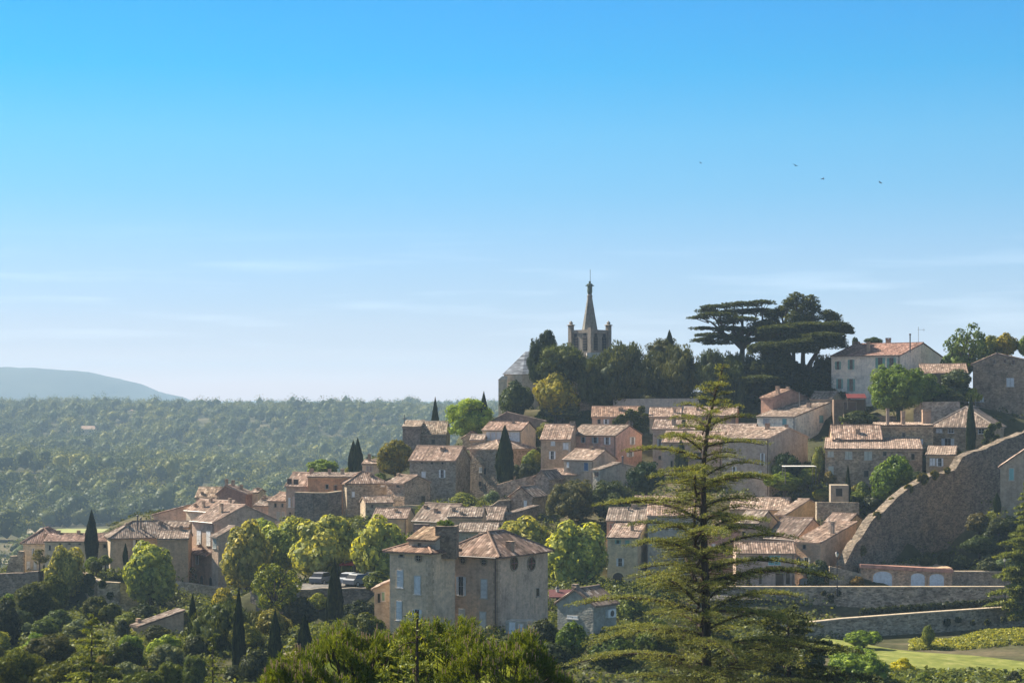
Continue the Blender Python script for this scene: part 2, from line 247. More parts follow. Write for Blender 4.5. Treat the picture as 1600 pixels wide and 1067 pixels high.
H('ivy_house', 'house with ivy covered gable below the hilltop wall', 325, (925, 1003), 4, 650, 676, 'gx', 1.6, 8, c=(.54, .41, .34), m=pl, rc=(1.1, .9, .8), w=[('F', 943, 655, 951, 662, 'o', SW), ('F', 982, 656, 990, 665, 'o', (.3, .3, .3)), ('F', 934, 655, 938, 662, 'd', SD)], ch=[(970, .3, 640, 8)])
H('roof_row_house', 'low house with wide pale roof just right of the ivy house', 323, (1015, 1064), 6, 650, 672, 'gx', 1.4, 8, c=WARM, m=pl, w=[('F', 1038, 652, 1045, 658, 'd', SD)], ch=[(1054, .2, 637, 4)])
H('upper_row_house', 'house with pale roof behind the tip of the big cedar', 326, (1067, 1150), 10, 648, 672, 'gx', 1.3, 8, c=(.4, .28, .25), m=pl, ch=[(1090, .3, 638, 4)])
H('corner_house', 'greyish house with sunlit triangular roof left of the cedar trunk', 312, (1020, 1090), 12, 669, 728, 'gx', 1.4, 7, c=(.42, .38, .36), m=pl, w=[('F', 1027, 685, 1035, 697, 'o', (.3, .36, .4)), ('F', 1066, 656, 1071, 666, 'd', SD), ('F', 1029, 712, 1033, 718, 'd', SD)], ch=[(1053, .2, 651, 7)])
H('terrace_house', 'pinkish house with dark terrace opening directly left of the cedar trunk', 299, (1035, 1128), 14, 690, 748, 'gx', 1.5, 8, c=(.52, .42, .38), m=pl, w=[('F', 1048, 693, 1051, 700, 'd', SD), ('F', 1084, 707, 1096, 718, 'd', SD), ('F', 1048, 720, 1051, 729, 'd', SD), ('F', 1074, 705, 1077, 713, 'd', SD), ('F', 1088, 728, 1093, 734, 'd', SD)], ch=[(1070, .4, 676, 4)])
H('grey_block_house', 'large grey house with broad blank gable right of the cedar trunk', 292, (1128, 1202, 1262), 34, 684, 770, 'gx', 1.5, c=(.42, .38, .35), m=pl, w=[('F', 1188, 708, 1195, 726, 'o', PALE), ('F', 1144, 729, 1151, 741, 'o', PALE), ('F', 1185, 736, 1190, 746, 'c', PALE)], ch=[(1199, .4, 661, 7), (1235, .5, 667, 5)])
H('mid_roof_house', 'house with patchwork roof and skylight just behind the large grey one', 303, (1112, 1176), 16, 678, 700, 'gx', 1.5, 8, c=WARM, m=pl, ch=[(1160, .6, 664, 4)])
H('raised_gable_block', 'dark side walled upper block standing on the white house', 326, (1189, 1207, 1262), 42, 620, 650, 'gx', 1.3, c=(.48, .32, .27), m=pl, rc=(1.1, .9, .82), ch=[(1216, .2, 603, 6), (1231, .5, 606, 5)])
H('white_house', 'white house with long sloping roof edge and bluish white side wall', 318, (1183, 1243, 1303), 37, 650, 690, 'sb', 2.6, c=WHITE, m=pl, w=[('F', 1193, 652, 1202, 662, 'c', (.42, .4, .42)), ('F', 1223, 652, 1229, 663, 'c', TEAL), ('R', 1280, 649, 1286, 660, 'c', TEAL)], ch=[(1264, .5, 629, 7)], quoin=1)
H('small_side_roof', 'low tile roof house between white house and green shuttered villa', 328, (1266, 1300), 25, 622, 650, 'gx', 1.1, 6, c=WARM, m=pl)
H('hilltop_villa', 'pale hilltop house with green shutters, reddish roof, flue and antenna', 330, (1299, 1407, 1473), 33, 554, 622, 'gx', 2.3, off=.52, c=(.80, .76, .70), m=pl, rc=(1.1, .82, .78), w=[('F', 1305, 565, 1314, 577, 'o', SG), ('F', 1325, 562, 1335, 577, 'o', SG), ('F', 1368, 559, 1383, 577, 'o', SG), ('F', 1386, 559, 1400, 577, 'o', SG), ('F', 1307, 592, 1317, 607, 'o', SG), ('F', 1324, 592, 1336, 611, 'o', SG), ('F', 1368, 591, 1382, 606, 'o', SG)], ch=[(1357, .15, 534, 5), (1388, .6, 528, 8), (1303, .5, 542, 10)], fl=[(1422, .15, 521)], ant=(1435, .4, 513))
H('low_side_house', 'low tile roof behind the bright tree right of the hilltop house', 324, (1440, 1512), 8, 582, 606, 'gx', 1.5, 8, c=DARK)
H('stone_tower_house', 'plain brown stone gable house with pale shutter at the right edge', 324, (1520, 1625), 15, 567, 665, 'gy', 1.7, dp=11, off=.36, c=(.34, .28, .23), w=[('F', 1573, 591, 1584, 604, 'c', PALE), ('F', 1530, 621, 1537, 628, 'c', PALE), ('F', 1568, 561, 1572, 567, 'd', SD), ('F', 1581, 563, 1585, 569, 'd', SD), ('F', 1552, 563, 1555, 568, 'd', SD)])
H('flat_fronted_house', 'ochre stone house with straight parapet left of the broad hipped roof', 298, (1376, 1458), 3, 664, 708, 'sb', .3, 8, c=(.44, .36, .26), w=[('F', 1410, 676, 1414, 682, 'd', SD), ('F', 1428, 686, 1442, 694, 'o', SW)], ch=[(1387, .1, 638, 5), (1411, .2, 642, 7), (1448, .5, 640, 15)])
H('left_slope_house', 'low house with sunlit tile slope left of the ochre parapet house', 294, (1301, 1378), 6, 685, 705, 'gx', 2.0, 8, c=WARM, w=[('F', 1349, 686, 1353, 691, 'd', SD)], ch=[(1340, .2, 669, 8)])
H('broad_roof_house', 'stone house under the broad ribbed hipped roof with arched blue shuttered window', 301, (1453, 1554, 1583), 20, 666, 715, 'hip', 3.0, c=(.42, .35, .27), w=[('F', 1463, 669, 1472, 676, 'c', SW), ('F', 1482, 669, 1490, 676, 'w', SW), ('F', 1529, 669, 1538, 677, 'w', SW), ('F', 1471, 685, 1491, 700, 'o', PALE)], ch=[(1510, .4, 639, 4)])
H('long_stone_house', 'long two storey rough stone house with grey green shutters above terrace', 284, (1289, 1441, 1457), 10, 701, 758, 'gx', 1.3, c=(.40, .33, .27), w=[('F', 1294, 703, 1302, 713, 'c', (.5, .5, .44)), ('F', 1321, 704, 1331, 717, 'c', (.5, .5, .44)), ('F', 1351, 704, 1362, 718, 'c', (.5, .5, .44)), ('F', 1380, 704, 1385, 712, 'd', SD), ('F', 1424, 709, 1429, 718, 'd', SD), ('F', 1295, 729, 1302, 740, 'c', (.5, .5, .44)), ('F', 1350, 735, 1357, 745, 'd', SD)], ch=[(1308, .3, 684, 8), (1325, .5, 686, 5)])
H('shuttered_annex', 'small ochre annex with white shuttered window at top of the rampart', 280, (1447, 1492, 1513), 14, 710, 752, 'gx', .9, c=(.46, .37, .27), m=pl, w=[('F', 1453, 716, 1461, 727, 'c', SW), ('F', 1463, 716, 1474, 728, 'o', SW)])
H('grey_gable_house', 'plain grey plastered gable with turquoise shutter at right edge below rampart', 262, (1563, 1650), 16, 728, 800, 'gy', 2.6, dp=8, off=.5, c=(.40, .36, .31), m=pl, w=[('F', 1577, 732, 1584, 750, 'c', TEAL)])
# lower centre
H('arch_house', 'cream street house with green shutters and dark arched door left of the cedar', 266, (949, 996, 1013), 14, 839, 916, 'sb', 2.0, c=(.62, .56, .42), m=pl, w=[('F', 961, 840, 970, 849, 'o', SG), ('F', 977, 840, 984, 851, 'c', SG), ('F', 963, 872, 975, 884, 'o', PALE), ('F', 957, 894, 975, 916, 'a', SD)], ch=[(988, .35, 814, 6)])
H('rosy_back_house', 'rose coloured house just behind the cream arched door house', 273, (948, 1014), 10, 812, 842, 'gx', 1.5, 7, c=(.58, .38, .33), m=pl, w=[('F', 953, 819, 956, 828, 'c', (.35, .15, .15)), ('F', 958, 819, 961, 828, 'c', (.35, .15, .15))], ch=[(990, .5, 794, 7)], fl=[(982, .4, 791)])
H('blue_shadow_house', 'tall greyish house with blue shutters behind the left cedar branches', 268, (1012, 1092), 6, 804, 916, 'gx', 1.3, 7, c=(.42, .42, .40), m=pl, w=[('F', 1015, 839, 1024, 851, 'c', (.3, .45, .55)), ('F', 1036, 840, 1042, 851, 'c', (.3, .45, .55)), ('F', 1045, 820, 1051, 828, 'c', SW), ('F', 1063, 848, 1066, 855, 'c', SW), ('F', 999, 895, 1009, 905, 'c', PALE), ('F', 1070, 870, 1080, 885, 'c', (.3, .45, .55))])
H('white_roof_terrace_house', 'house with pale flat roof edge above the cedar left branches', 283, (992, 1060), 5, 784, 812, 'gx', .7, 7, c=WARM, m=pl)
H('red_gable_house', 'reddish brown gable house behind the cedar trunk', 264, (1078, 1098, 1155), 40, 835, 916, 'gx', 1.6, c=(.5, .34, .3), m=pl, w=[('R', 1120, 880, 1126, 892, 'd', SD), ('R', 1136, 872, 1142, 884, 'c', PALE), ('R', 1112, 850, 1117, 858, 'c', SW)])
H('dormer_house', 'ochre house with long gable wall right of the cedar', 275, (1212, 1228, 1299), 42, 803, 850, 'gx', 1.9, c=(.56, .42, .26), m=pl, w=[('F', 1218, 805, 1224, 815, 'o', (.3, .2, .2))])
H('patch_roof_house', 'house with patched tile roof tucked between cedar and ochre gable', 270, (1153, 1186, 1214), 34, 816, 860, 'gx', 1.5, c=(.5, .42, .33), m=pl, w=[('F', 1160, 830, 1165, 838, 'd', SD)])
H('upper_patch_house', 'low house whose tan roof shows above the cedar right branches', 282, (1140, 1230), 14, 795, 820, 'gx', 1.4, 8, c=WARM, m=pl)
H('shadow_roof_house', 'house with large shadowed tile slope beside the ochre gable', 266, (1196, 1243, 1297), 42, 841, 905, 'gx', 2.6, c=(.46, .38, .33), m=pl, rc=(.7, .66, .66), w=[('F', 1204, 845, 1212, 853, 'd', SD)])  # roof tint lowered, so the slope's shadow is painted into the tile colour
H('street_corner_house', 'pinkish corner house with tall open shutters beside a dark bush', 258, (1241, 1282, 1338), 40, 847, 917, 'sb', 2.3, c=(.60, .44, .33), m=pl, rc=(1, .9, .85), w=[('F', 1255, 850, 1259, 857, 'd', SD), ('F', 1243, 871, 1254, 888, 'o', CW), ('F', 1255, 871, 1266, 888, 'o', CW), ('F', 1250, 903, 1266, 916, 'ar', (.5, .55, .55))], ch=[(1313, .4, 815, 4)])
H('back_corner_house', 'small roof and stone gable just behind the pinkish corner house', 267, (1290, 1326, 1350), 40, 815, 870, 'gx', 1.0, c=(.5, .4, .3))
H('teal_window_house', 'pinkish house with wide teal glazed window between cedar and corner house', 256, (1150, 1242), 2, 862, 917, 'gx', 1.2, 5, c=(.52, .42, .38), m=pl, w=[('F', 1201, 867, 1219, 882, 'g', TEAL), ('F', 1166, 893, 1172, 915, 'd', SD), ('F', 1186, 886, 1190, 912, 'd', SD), ('F', 1228, 892, 1234, 912, 'd', SD), ('F', 1212, 896, 1224, 915, 'd', SD)])
# roofs behind the mansion
H('flat_roof_cottage', 'low cottage with pale tile roof behind the plane trees', 286, (582, 636), 6, 808, 840, 'gx', 1.2, 7, c=WARM, m=pl, ch=[(619, .3, 795, 6)])
H('broad_low_roof_house', 'house with broad pale roof and a tall tile capped chimney behind the mansion', 276, (646, 702, 744), 34, 813, 850, 'gx', 2.2, off=.45, c=WARM, m=pl, ch=[(681, .2, 794, 6), (665, .3, 802, 6)])
H('ochre_parapet_house', 'ochre walled house with scalloped roof edge behind mansion tower block', 268, (700, 753), 5, 806, 838, 'gx', 1.0, 6, c=(.5, .39, .29), m=pl, ch=[(709, .3, 797, 5), (721, .1, 800, 4)])
H('pale_roof_house', 'low house with sunlit pink roof and dark opening left of stone gable cottage', 277, (748, 785), 8, 811, 840, 'gx', 1.6, 8, c=CREAM, m=pl, w=[('F', 753, 813, 764, 820, 'd', SD)])
H('dark_side_house', 'dark sided low house between sunlit pink roof and plane tree crown', 279, (782, 792, 840), 30, 804, 835, 'sb', .9, c=(.28, .24, .22))
H('sloping_shed', 'small shed roof just above the mansion ridge', 256, (716, 776), 5, 829, 850, 'gx', .9, 6, c=BLUEG, m=pl, w=[('F', 742, 831, 753, 834, 'c', PALE)])
H('gable_cottage', 'stone cottage with front gable and one white shutter left of olive tree', 290, (797, 832, 853), 26, 774, 808, 'gy', 1.3, c=(.42, .34, .28), w=[('F', 819, 782, 823, 794, 'c', SW)], ch=[(811, .3, 759, 5)])
H('upper_gable_cottage', 'pink stone cottage with front gable above the white shuttered cottage', 297, (834, 857, 880), 28, 746, 775, 'gy', 1.1, c=(.46, .36, .30), ch=[(848, .3, 736, 3)])
H('strip_roof_cottage', 'cottage with bright narrow roof strip under the pink house', 302, (862, 906), 14, 741, 765, 'gx', .8, 5, c=WARM)
H('tiny_left_house', 'tiny cream house with one chimney left of the ochre olive tree', 328, (566, 592), 8, 724, 750, 'gx', .6, 5, c=CREAM, m=pl, w=[('F', 573, 728, 576, 736, 'c', (.4, .3, .25)), ('F', 578, 728, 581, 736, 'c', (.4, .3, .25))], ch=[(577, .3, 709, 4)])
H('chapel', 'old stone chapel with grey tile roof and iron cross on the left skyline', 342, (656, 697), 3, 677, 712, 'gx', 2.1, 8, c=(.35, .30, .26), rc=(1.0, .98, .92), w=[('F', 674, 686, 680, 694, 'd', SD)], cat='chapel')
H('chapel_lean_to', 'dark stone lean-to at the left end of the skyline chapel', 341, (629, 657), 3, 666, 712, 'sb', 1.0, 7, c=(.3, .25, .23), rc=(1, .98, .92), cross=(632, 648))
# foreground mansion
OC = (.3, .27, .24)
H('mansion', 'large old stone mansion with round attic windows, main block with hipped roof', 190, (690, 778, 856), 32, 866, 994, 'hip', 1.9, c=(.62, .49, .40), m=pl, ov=.5, rc=(.95, .84, .8), w=[('F', 713, 901, 728, 930, 'o', PALE), ('F', 752, 905, 761, 934, 'c', PALE), ('F', 717, 951, 726, 979, 'c', PALE), ('F', 750, 956, 759, 984, 'c', PALE), ('F', 720, 870, 727, 881, 'r', OC), ('F', 753, 873, 760, 883, 'r', OC), ('R', 797, 874, 809, 886, 'r', (.3, .12, .12)), ('R', 824, 874, 836, 886, 'r', (.3, .12, .12)), ('R', 838, 919, 842, 931, 'd', SD)], ch=[(815, .3, 846, 13), (747, .7, 832, 5)], quoin=1, cat='mansion')
H('mansion_wing', 'projecting left wing of the round-windowed mansion with orange stained wall', 186, (609, 673, 711), 32, 861, 990, 'hip', .8, c=(.68, .56, .44), m=pl, ov=.5, rc=(1, .82, .74), w=[('F', 621, 891, 630, 918, 'c', PALE), ('F', 620, 939, 628, 969, 'c', PALE), ('F', 625, 862, 630, 869, 'd', (.35, .12, .1)), ('F', 648, 900, 657, 928, 'c', PALE), ('F', 645, 952, 659, 978, 'o', PALE), ('F', 651, 866, 657, 877, 'r', OC)], quoin=1, cat='mansion wing')
H('roof_block', 'square dark stone block with weeds on top rising from the mansion roof', 187.6, (680, 713), 5, 822, 860, 'flat', 0, 2.2, c=(.25, .21, .18), cat='roof tower')
H('roof_lantern', 'raised tiled attic with small red window on the mansion wing', 186.9, (639, 681), 30, 842, 860, 'sb', .9, 2.6, c=(.42, .4, .36), m=pl, rc=(.9, .8, .65), w=[('F', 653, 844, 658, 853, 'd', (.3, .1, .1))], cat='attic')
H('attic_wall', 'dark upright wall piece behind the raised attic of the mansion', 193, (646, 669), 8, 819, 845, 'flat', 0, .8, c=(.24, .22, .22), cat='roof tower')
H('mansion_bay', 'tiny bay with two white shutters at the foot of the mansion end', 183, (790, 824), 20, 971, 1000, 'flat', 0, 2, c=BLUEG, m=pl, w=[('F', 796, 972, 805, 989, 'c', SW), ('F', 810, 975, 817, 990, 'c', SW)], cat='bay')
H('side_lean_to', 'low grey lean-to against the left end of the mansion', 192, (585, 611), 4, 918, 985, 'sr', .75, 4, c=(.42, .38, .33), m=pl, w=[('F', 590, 927, 594, 941, 'd', SD), ('F', 597, 925, 601, 938, 'c', (.2, .3, .2))], cat='lean-to')
H('grey_hut', 'small blue grey gabled house with air conditioner right of the mansion', 176, (871, 927, 963), 38, 943, 992, 'gy', 1.25, c=(.38, .39, .37), m=pl, w=[('F', 887, 962, 903, 966, 'c', PALE)], ch=[(899, .1, 912, 10)], ac=(946, 958, 952, 963))
H('garden_hut', 'long low tiled hut in the shrubs below the left terrace wall', 215, (207, 219, 287), 52, 977, 993, 'sb', 1.35, c=(.44, .36, .29), m=pl, ch=[(213, .1, 966, 4)], cat='hut')

# ---------------- terrain ----------------
CT = []                              # control points x, y, z
for h in HS:
    if h['name'] in ('roof_block', 'roof_lantern', 'attic_wall', 'raised_gable_block'): continue
    for px in (h['xs'][0], h['xs'][-1]): p = P(px, h['yb'], h['D']+3); CT.append((p.x, p.y, p.z))
EXTRA = [(1400, 884, 264), (1450, 885, 268), (1500, 886, 272), (1550, 886, 277), (1600, 888, 281), (1660, 888, 286), (1350, 884, 258), (1580, 870, 275), (430, 985, 235), (470, 985, 230), (520, 985, 228), (560, 988, 227), (600, 990, 226), (470, 916, 239), (520, 915, 237), (580, 915, 237), (450, 916, 244), (550, 914, 244), (1120, 975, 243), (1250, 975, 243), (1400, 970, 240), (1500, 962, 240), (1600, 955, 240), (1350, 884, 262), (1500, 888, 268), (1600, 890, 270), (1420, 1008, 212), (1590, 990, 215), (1300, 1003, 212),
    (1400, 1040, 190), (1600, 1046, 190), (1250, 1040, 190), (1450, 1085, 165), (1600, 1085, 165), (1250, 1085, 165), (560, 915, 236), (500, 915, 236), (430, 925, 240), (600, 917, 232), (880, 918, 236), (940, 918, 238), (560, 985, 215), (480, 1000, 205), (620, 1000, 190),
    (380, 985, 225), (300, 970, 245), (160, 960, 250), (60, 960, 255), (0, 960, 260), (-80, 980, 260), (250, 1000, 212), (120, 1030, 190), (0, 1040, 190), (-80, 1050, 190), (300, 1080, 170), (150, 1120, 150), (0, 1120, 150), (450, 1090, 165), (650, 1060, 170), (800, 1050, 170), (950, 1050, 165), (1080, 1080, 160),
    (900, 618, 350), (1000, 616, 350), (1100, 614, 350), (1200, 614, 350), (830, 640, 352), (1560, 640, 345), (1470, 640, 330), (1350, 645, 322), (1300, 800, 272), (1395, 800, 270), (1420, 780, 276), (1480, 755, 281), (1550, 720, 290), (1340, 830, 268), (950, 770, 300), (1000, 775, 296), (700, 790, 300), (760, 790, 296), (500, 830, 290), (400, 850, 290), (20, 930, 300)]
for i in range(16):
    q = i/15; a = 1100+600*q; EXTRA += [(a, 930, 249.5), (a, 929, 253), (a, 975-12*q, 243.5)]
for i in range(12):
    q = i/11; a = 1280+420*q; EXTRA += [(a, 1008-24*q, 221+13*q), (a, 990-20*q, 231+9*q)]
for i in range(7):
    q = i/6; EXTRA += [(126+90*q, 966, 259), (126+90*q, 899, 267), (258+92*q, 960, 278), (-20+110*q, 945, 280)]
for px, py, D in EXTRA: p = P(px, py, D); CT.append((p.x, p.y, p.z))
for y_, z_ in ((-200, -3), (-60, -2.5), (0, -2.6), (20, -6.5), (40, -11), (60, -14), (85, -18.5), (110, -24), (135, -28)):
    for k in (-60, -30, 0, 30, 60): CT.append((k, y_, z_))
for x_ in (-150, -120, -90): CT += [(x_, 300, -32), (x_, 340, -36), (x_, 240, -33), (x_, 380, -42)]
for x_ in (-60, -30, 0, 30, 60, 90, 120): CT.append((x_, 385, -44 if x_ < -20 else -20 if x_ < 0 else -3)); CT.append((x_, 420, -50 if x_ < 0 else -20))
CT = np.array(CT)
FAR = np.array([(400, -40), (480, -56), (650, -66), (900, -62), (1050, -66), (1150, -60), (1300, -50), (1500, -37.5), (1800, -22), (2200, -11), (2350, -9.5), (2700, -40), (4000, -110), (8000, -140), (70000, -140)], float)
def ground(x, y):
    x = np.asarray(x, float); y = np.asarray(y, float); sh = x.shape; xf, yf = x.ravel(), y.ravel(); out_ = np.empty(len(xf))
    for a in range(0, len(xf), 20000):
        d2 = (xf[a:a+20000, None]-CT[:, 0])**2+(yf[a:a+20000, None]-CT[:, 1])**2; w = 1/(d2+4)**2.1
        out_[a:a+20000] = (w*CT[:, 2]).sum(1)/w.sum(1)
    fz = np.interp(yf, FAR[:, 0], FAR[:, 1]); t = np.clip((yf-395)/90, 0, 1); t = t*t*(3-2*t)
    fz = fz+np.where(yf > 980, 9*np.sin(xf/150+yf/120)*np.clip((2250-yf)/400, .25, 1)*np.clip((yf-980)/200, 0, 1)+3*np.sin(xf/47-yf/70), 0)
    return (out_*(1-t)+fz*t).reshape(sh)
def gz(x, y): return float(ground([x], [y])[0])
ys = np.concatenate([np.linspace(-150, 120, 40), np.linspace(123, 420, 150), np.geomspace(424, 2600, 110), np.geomspace(2700, 60000, 30)])
xn = np.linspace(-1, 1, 241); half = np.where(ys < 450, 330, 330+(ys-450)*.62)
X = xn[None, :]*half[:, None]; Y = np.repeat(ys[:, None], 241, 1); Z = ground(X, Y)
V = np.stack([X.ravel(), Y.ravel(), Z.ravel()], 1); ii, jj = np.meshgrid(np.arange(len(ys)-1), np.arange(240), indexing='ij'); b0 = (ii*241+jj).ravel()
tag(link('ground', npmesh('ground', V, np.stack([b0, b0+1, b0+242, b0+241], 1), M['ground'], smooth=True)), kind='structure')
def patch(name, pts, m, dz=.3, n=26):     # a sheet laid on the terrain, outline given on the photograph with its distance
    c = [P(a, 900, D) for a, D in pts]; (x0, y0), (x1, y1), (x2, y2), (x3, y3) = [(p.x, p.y) for p in c]
    s, t = np.meshgrid(np.linspace(0, 1, n), np.linspace(0, 1, n))
    X = x0*(1-s)*(1-t)+x1*s*(1-t)+x2*s*t+x3*(1-s)*t; Y = y0*(1-s)*(1-t)+y1*s*(1-t)+y2*s*t+y3*(1-s)*t
    V = np.stack([X.ravel(), Y.ravel(), (ground(X, Y)+dz).ravel()], 1); i, j = np.meshgrid(np.arange(n-1), np.arange(n-1), indexing='ij'); b = (i*n+j).ravel()
    return tag(link(name, npmesh(name, V, np.stack([b, b+1, b+n+1, b+n], 1), m)), kind='structure')
patch('vineyard_field', [(70, 860), (200, 860), (215, 960), (90, 960)], M['field'])
patch('bare_field', [(-60, 760), (30, 760), (35, 790), (-60, 790)], M['tan'])
patch('bare_field', [(30, 900), (62, 890), (82, 965), (66, 975)], M['tan'])
patch('meadow', [(-60, 640), (45, 650), (55, 705), (-60, 720)], M['field'])
patch('lawn', [(1262, 198), (1640, 174), (1640, 192), (1285, 214)], M['lawn'], .25)
# far mountain and hills, solid bodies with their own distance
def ridge(name, D, depth, prof, base):
    px = [a for a, _ in prof]; xs = np.linspace(px[0], px[-1], 160); yy = np.interp(xs, px, [b for _, b in prof]); V = []
    n1 = 14
    for j in range(n1+1):
        t = j/n1; dd = D+depth*(t-.5)*2; hh = math.sin(math.pi*t)**.8
        for i, (a, b) in enumerate(zip(xs, yy)):
            z = base+((HY-b)/F*D-base)*hh; z += (rs.rand()-.5)*.012*abs(z-base)
            V.append(((a-800)/F*D, dd, z))
    i, j = np.meshgrid(np.arange(n1), np.arange(159), indexing='ij'); b0 = (i*160+j).ravel()
    return tag(link(name, npmesh(name, V, np.stack([b0, b0+1, b0+161, b0+160], 1), M['mount'], smooth=True)), kind='structure')
ridge('mountain', 5600, 1100, [(-900, 640), (-500, 590), (-250, 574), (-60, 572), (20, 574), (80, 576), (135, 581), (175, 590), (205, 597), (228, 608), (250, 614), (270, 618), (290, 627), (320, 634), (420, 645)], -140)
ridge('distant_hills', 9800, 1000, [(-100, 626), (200, 628), (420, 626), (500, 627), (640, 628), (760, 626), (1100, 632), (1900, 634)], -140)

# ---------------- houses ----------------
class Roof:
    def __init__(s): s.V = []; s.Q = []; s.U = []; s.n = 0
    def plane(s, A, ex, sd_, L, run, z0, pitch, tile=.32):
        nc = max(4, int(L/tile))*4+1; u = np.linspace(0, L, nc); rmax = np.array([max(.03, run(a)) for a in u])
        nr = max(2, int(rmax.max()/.5)+1); t = np.linspace(0, 1, nr+1)
        Um, Tm = np.meshgrid(u, t); Vv = Tm*rmax[None, :]
        col = (np.arange(nc)//4); h = .075*np.abs(np.sin(np.pi*(np.arange(nc) % 4)/4))
        jit = rs.rand(nr+1, col.max()+2)*.035; sag = -.06*np.sin(np.pi*Um/L)*rs.rand()
        Zm = z0+pitch*Vv+h[None, :]+jit[:, col]+sag
        X = A[0]+ex[0]*Um+sd_[0]*Vv; Y = A[1]+ex[1]*Um+sd_[1]*Vv
        X += (rs.rand(nr+1, 1)*.03)
        i, j = np.meshgrid(np.arange(nr), np.arange(nc-1), indexing='ij'); b = s.n+(i*nc+j).ravel(); Q = np.stack([b, b+1, b+nc+1, b+nc], 1)
        s.V.append(np.stack([X.ravel(), Y.ravel(), Zm.ravel()], 1)); s.Q.append(Q)
        uv = np.stack([Um.ravel(), Vv.ravel()], 1)+rs.randint(0, 50)*np.array([.32, .46]); s.U.append(uv[(Q-s.n).ravel()]); s.n += X.size
    def add(s, mb):
        n0 = s.n; Q = []
        for f in mb.f: Q.append([n0+k for k in (f if len(f) == 4 else (f[0], f[1], f[2], f[-1]))])
        s.V.append(np.array(mb.v)); s.Q.append(np.array(Q)); s.U.append(np.array([c for f in mb.uv for c in (f if len(f) == 4 else f[:4])])+rs.rand(1, 2)*9); s.n += len(mb.v)
    def mesh(s): return npmesh('roof', np.concatenate(s.V), np.concatenate(s.Q), M['roof'], uv=np.concatenate(s.U))
ANT = {'farmhouse', 'tiled_house', 'dark_gable_house', 'hip_stone_house', 'stone_house', 'pink_house', 'blue_door_house', 'roof_row_house', 'grey_block_house', 'white_house', 'broad_low_roof_house', 'rosy_back_house', 'broad_roof_house', 'long_stone_house', 'street_corner_house'}
def solve(C, px, d):
    k = (px-800)/F; return (k*C.y-C.x)/(d[0]-k*d[1])
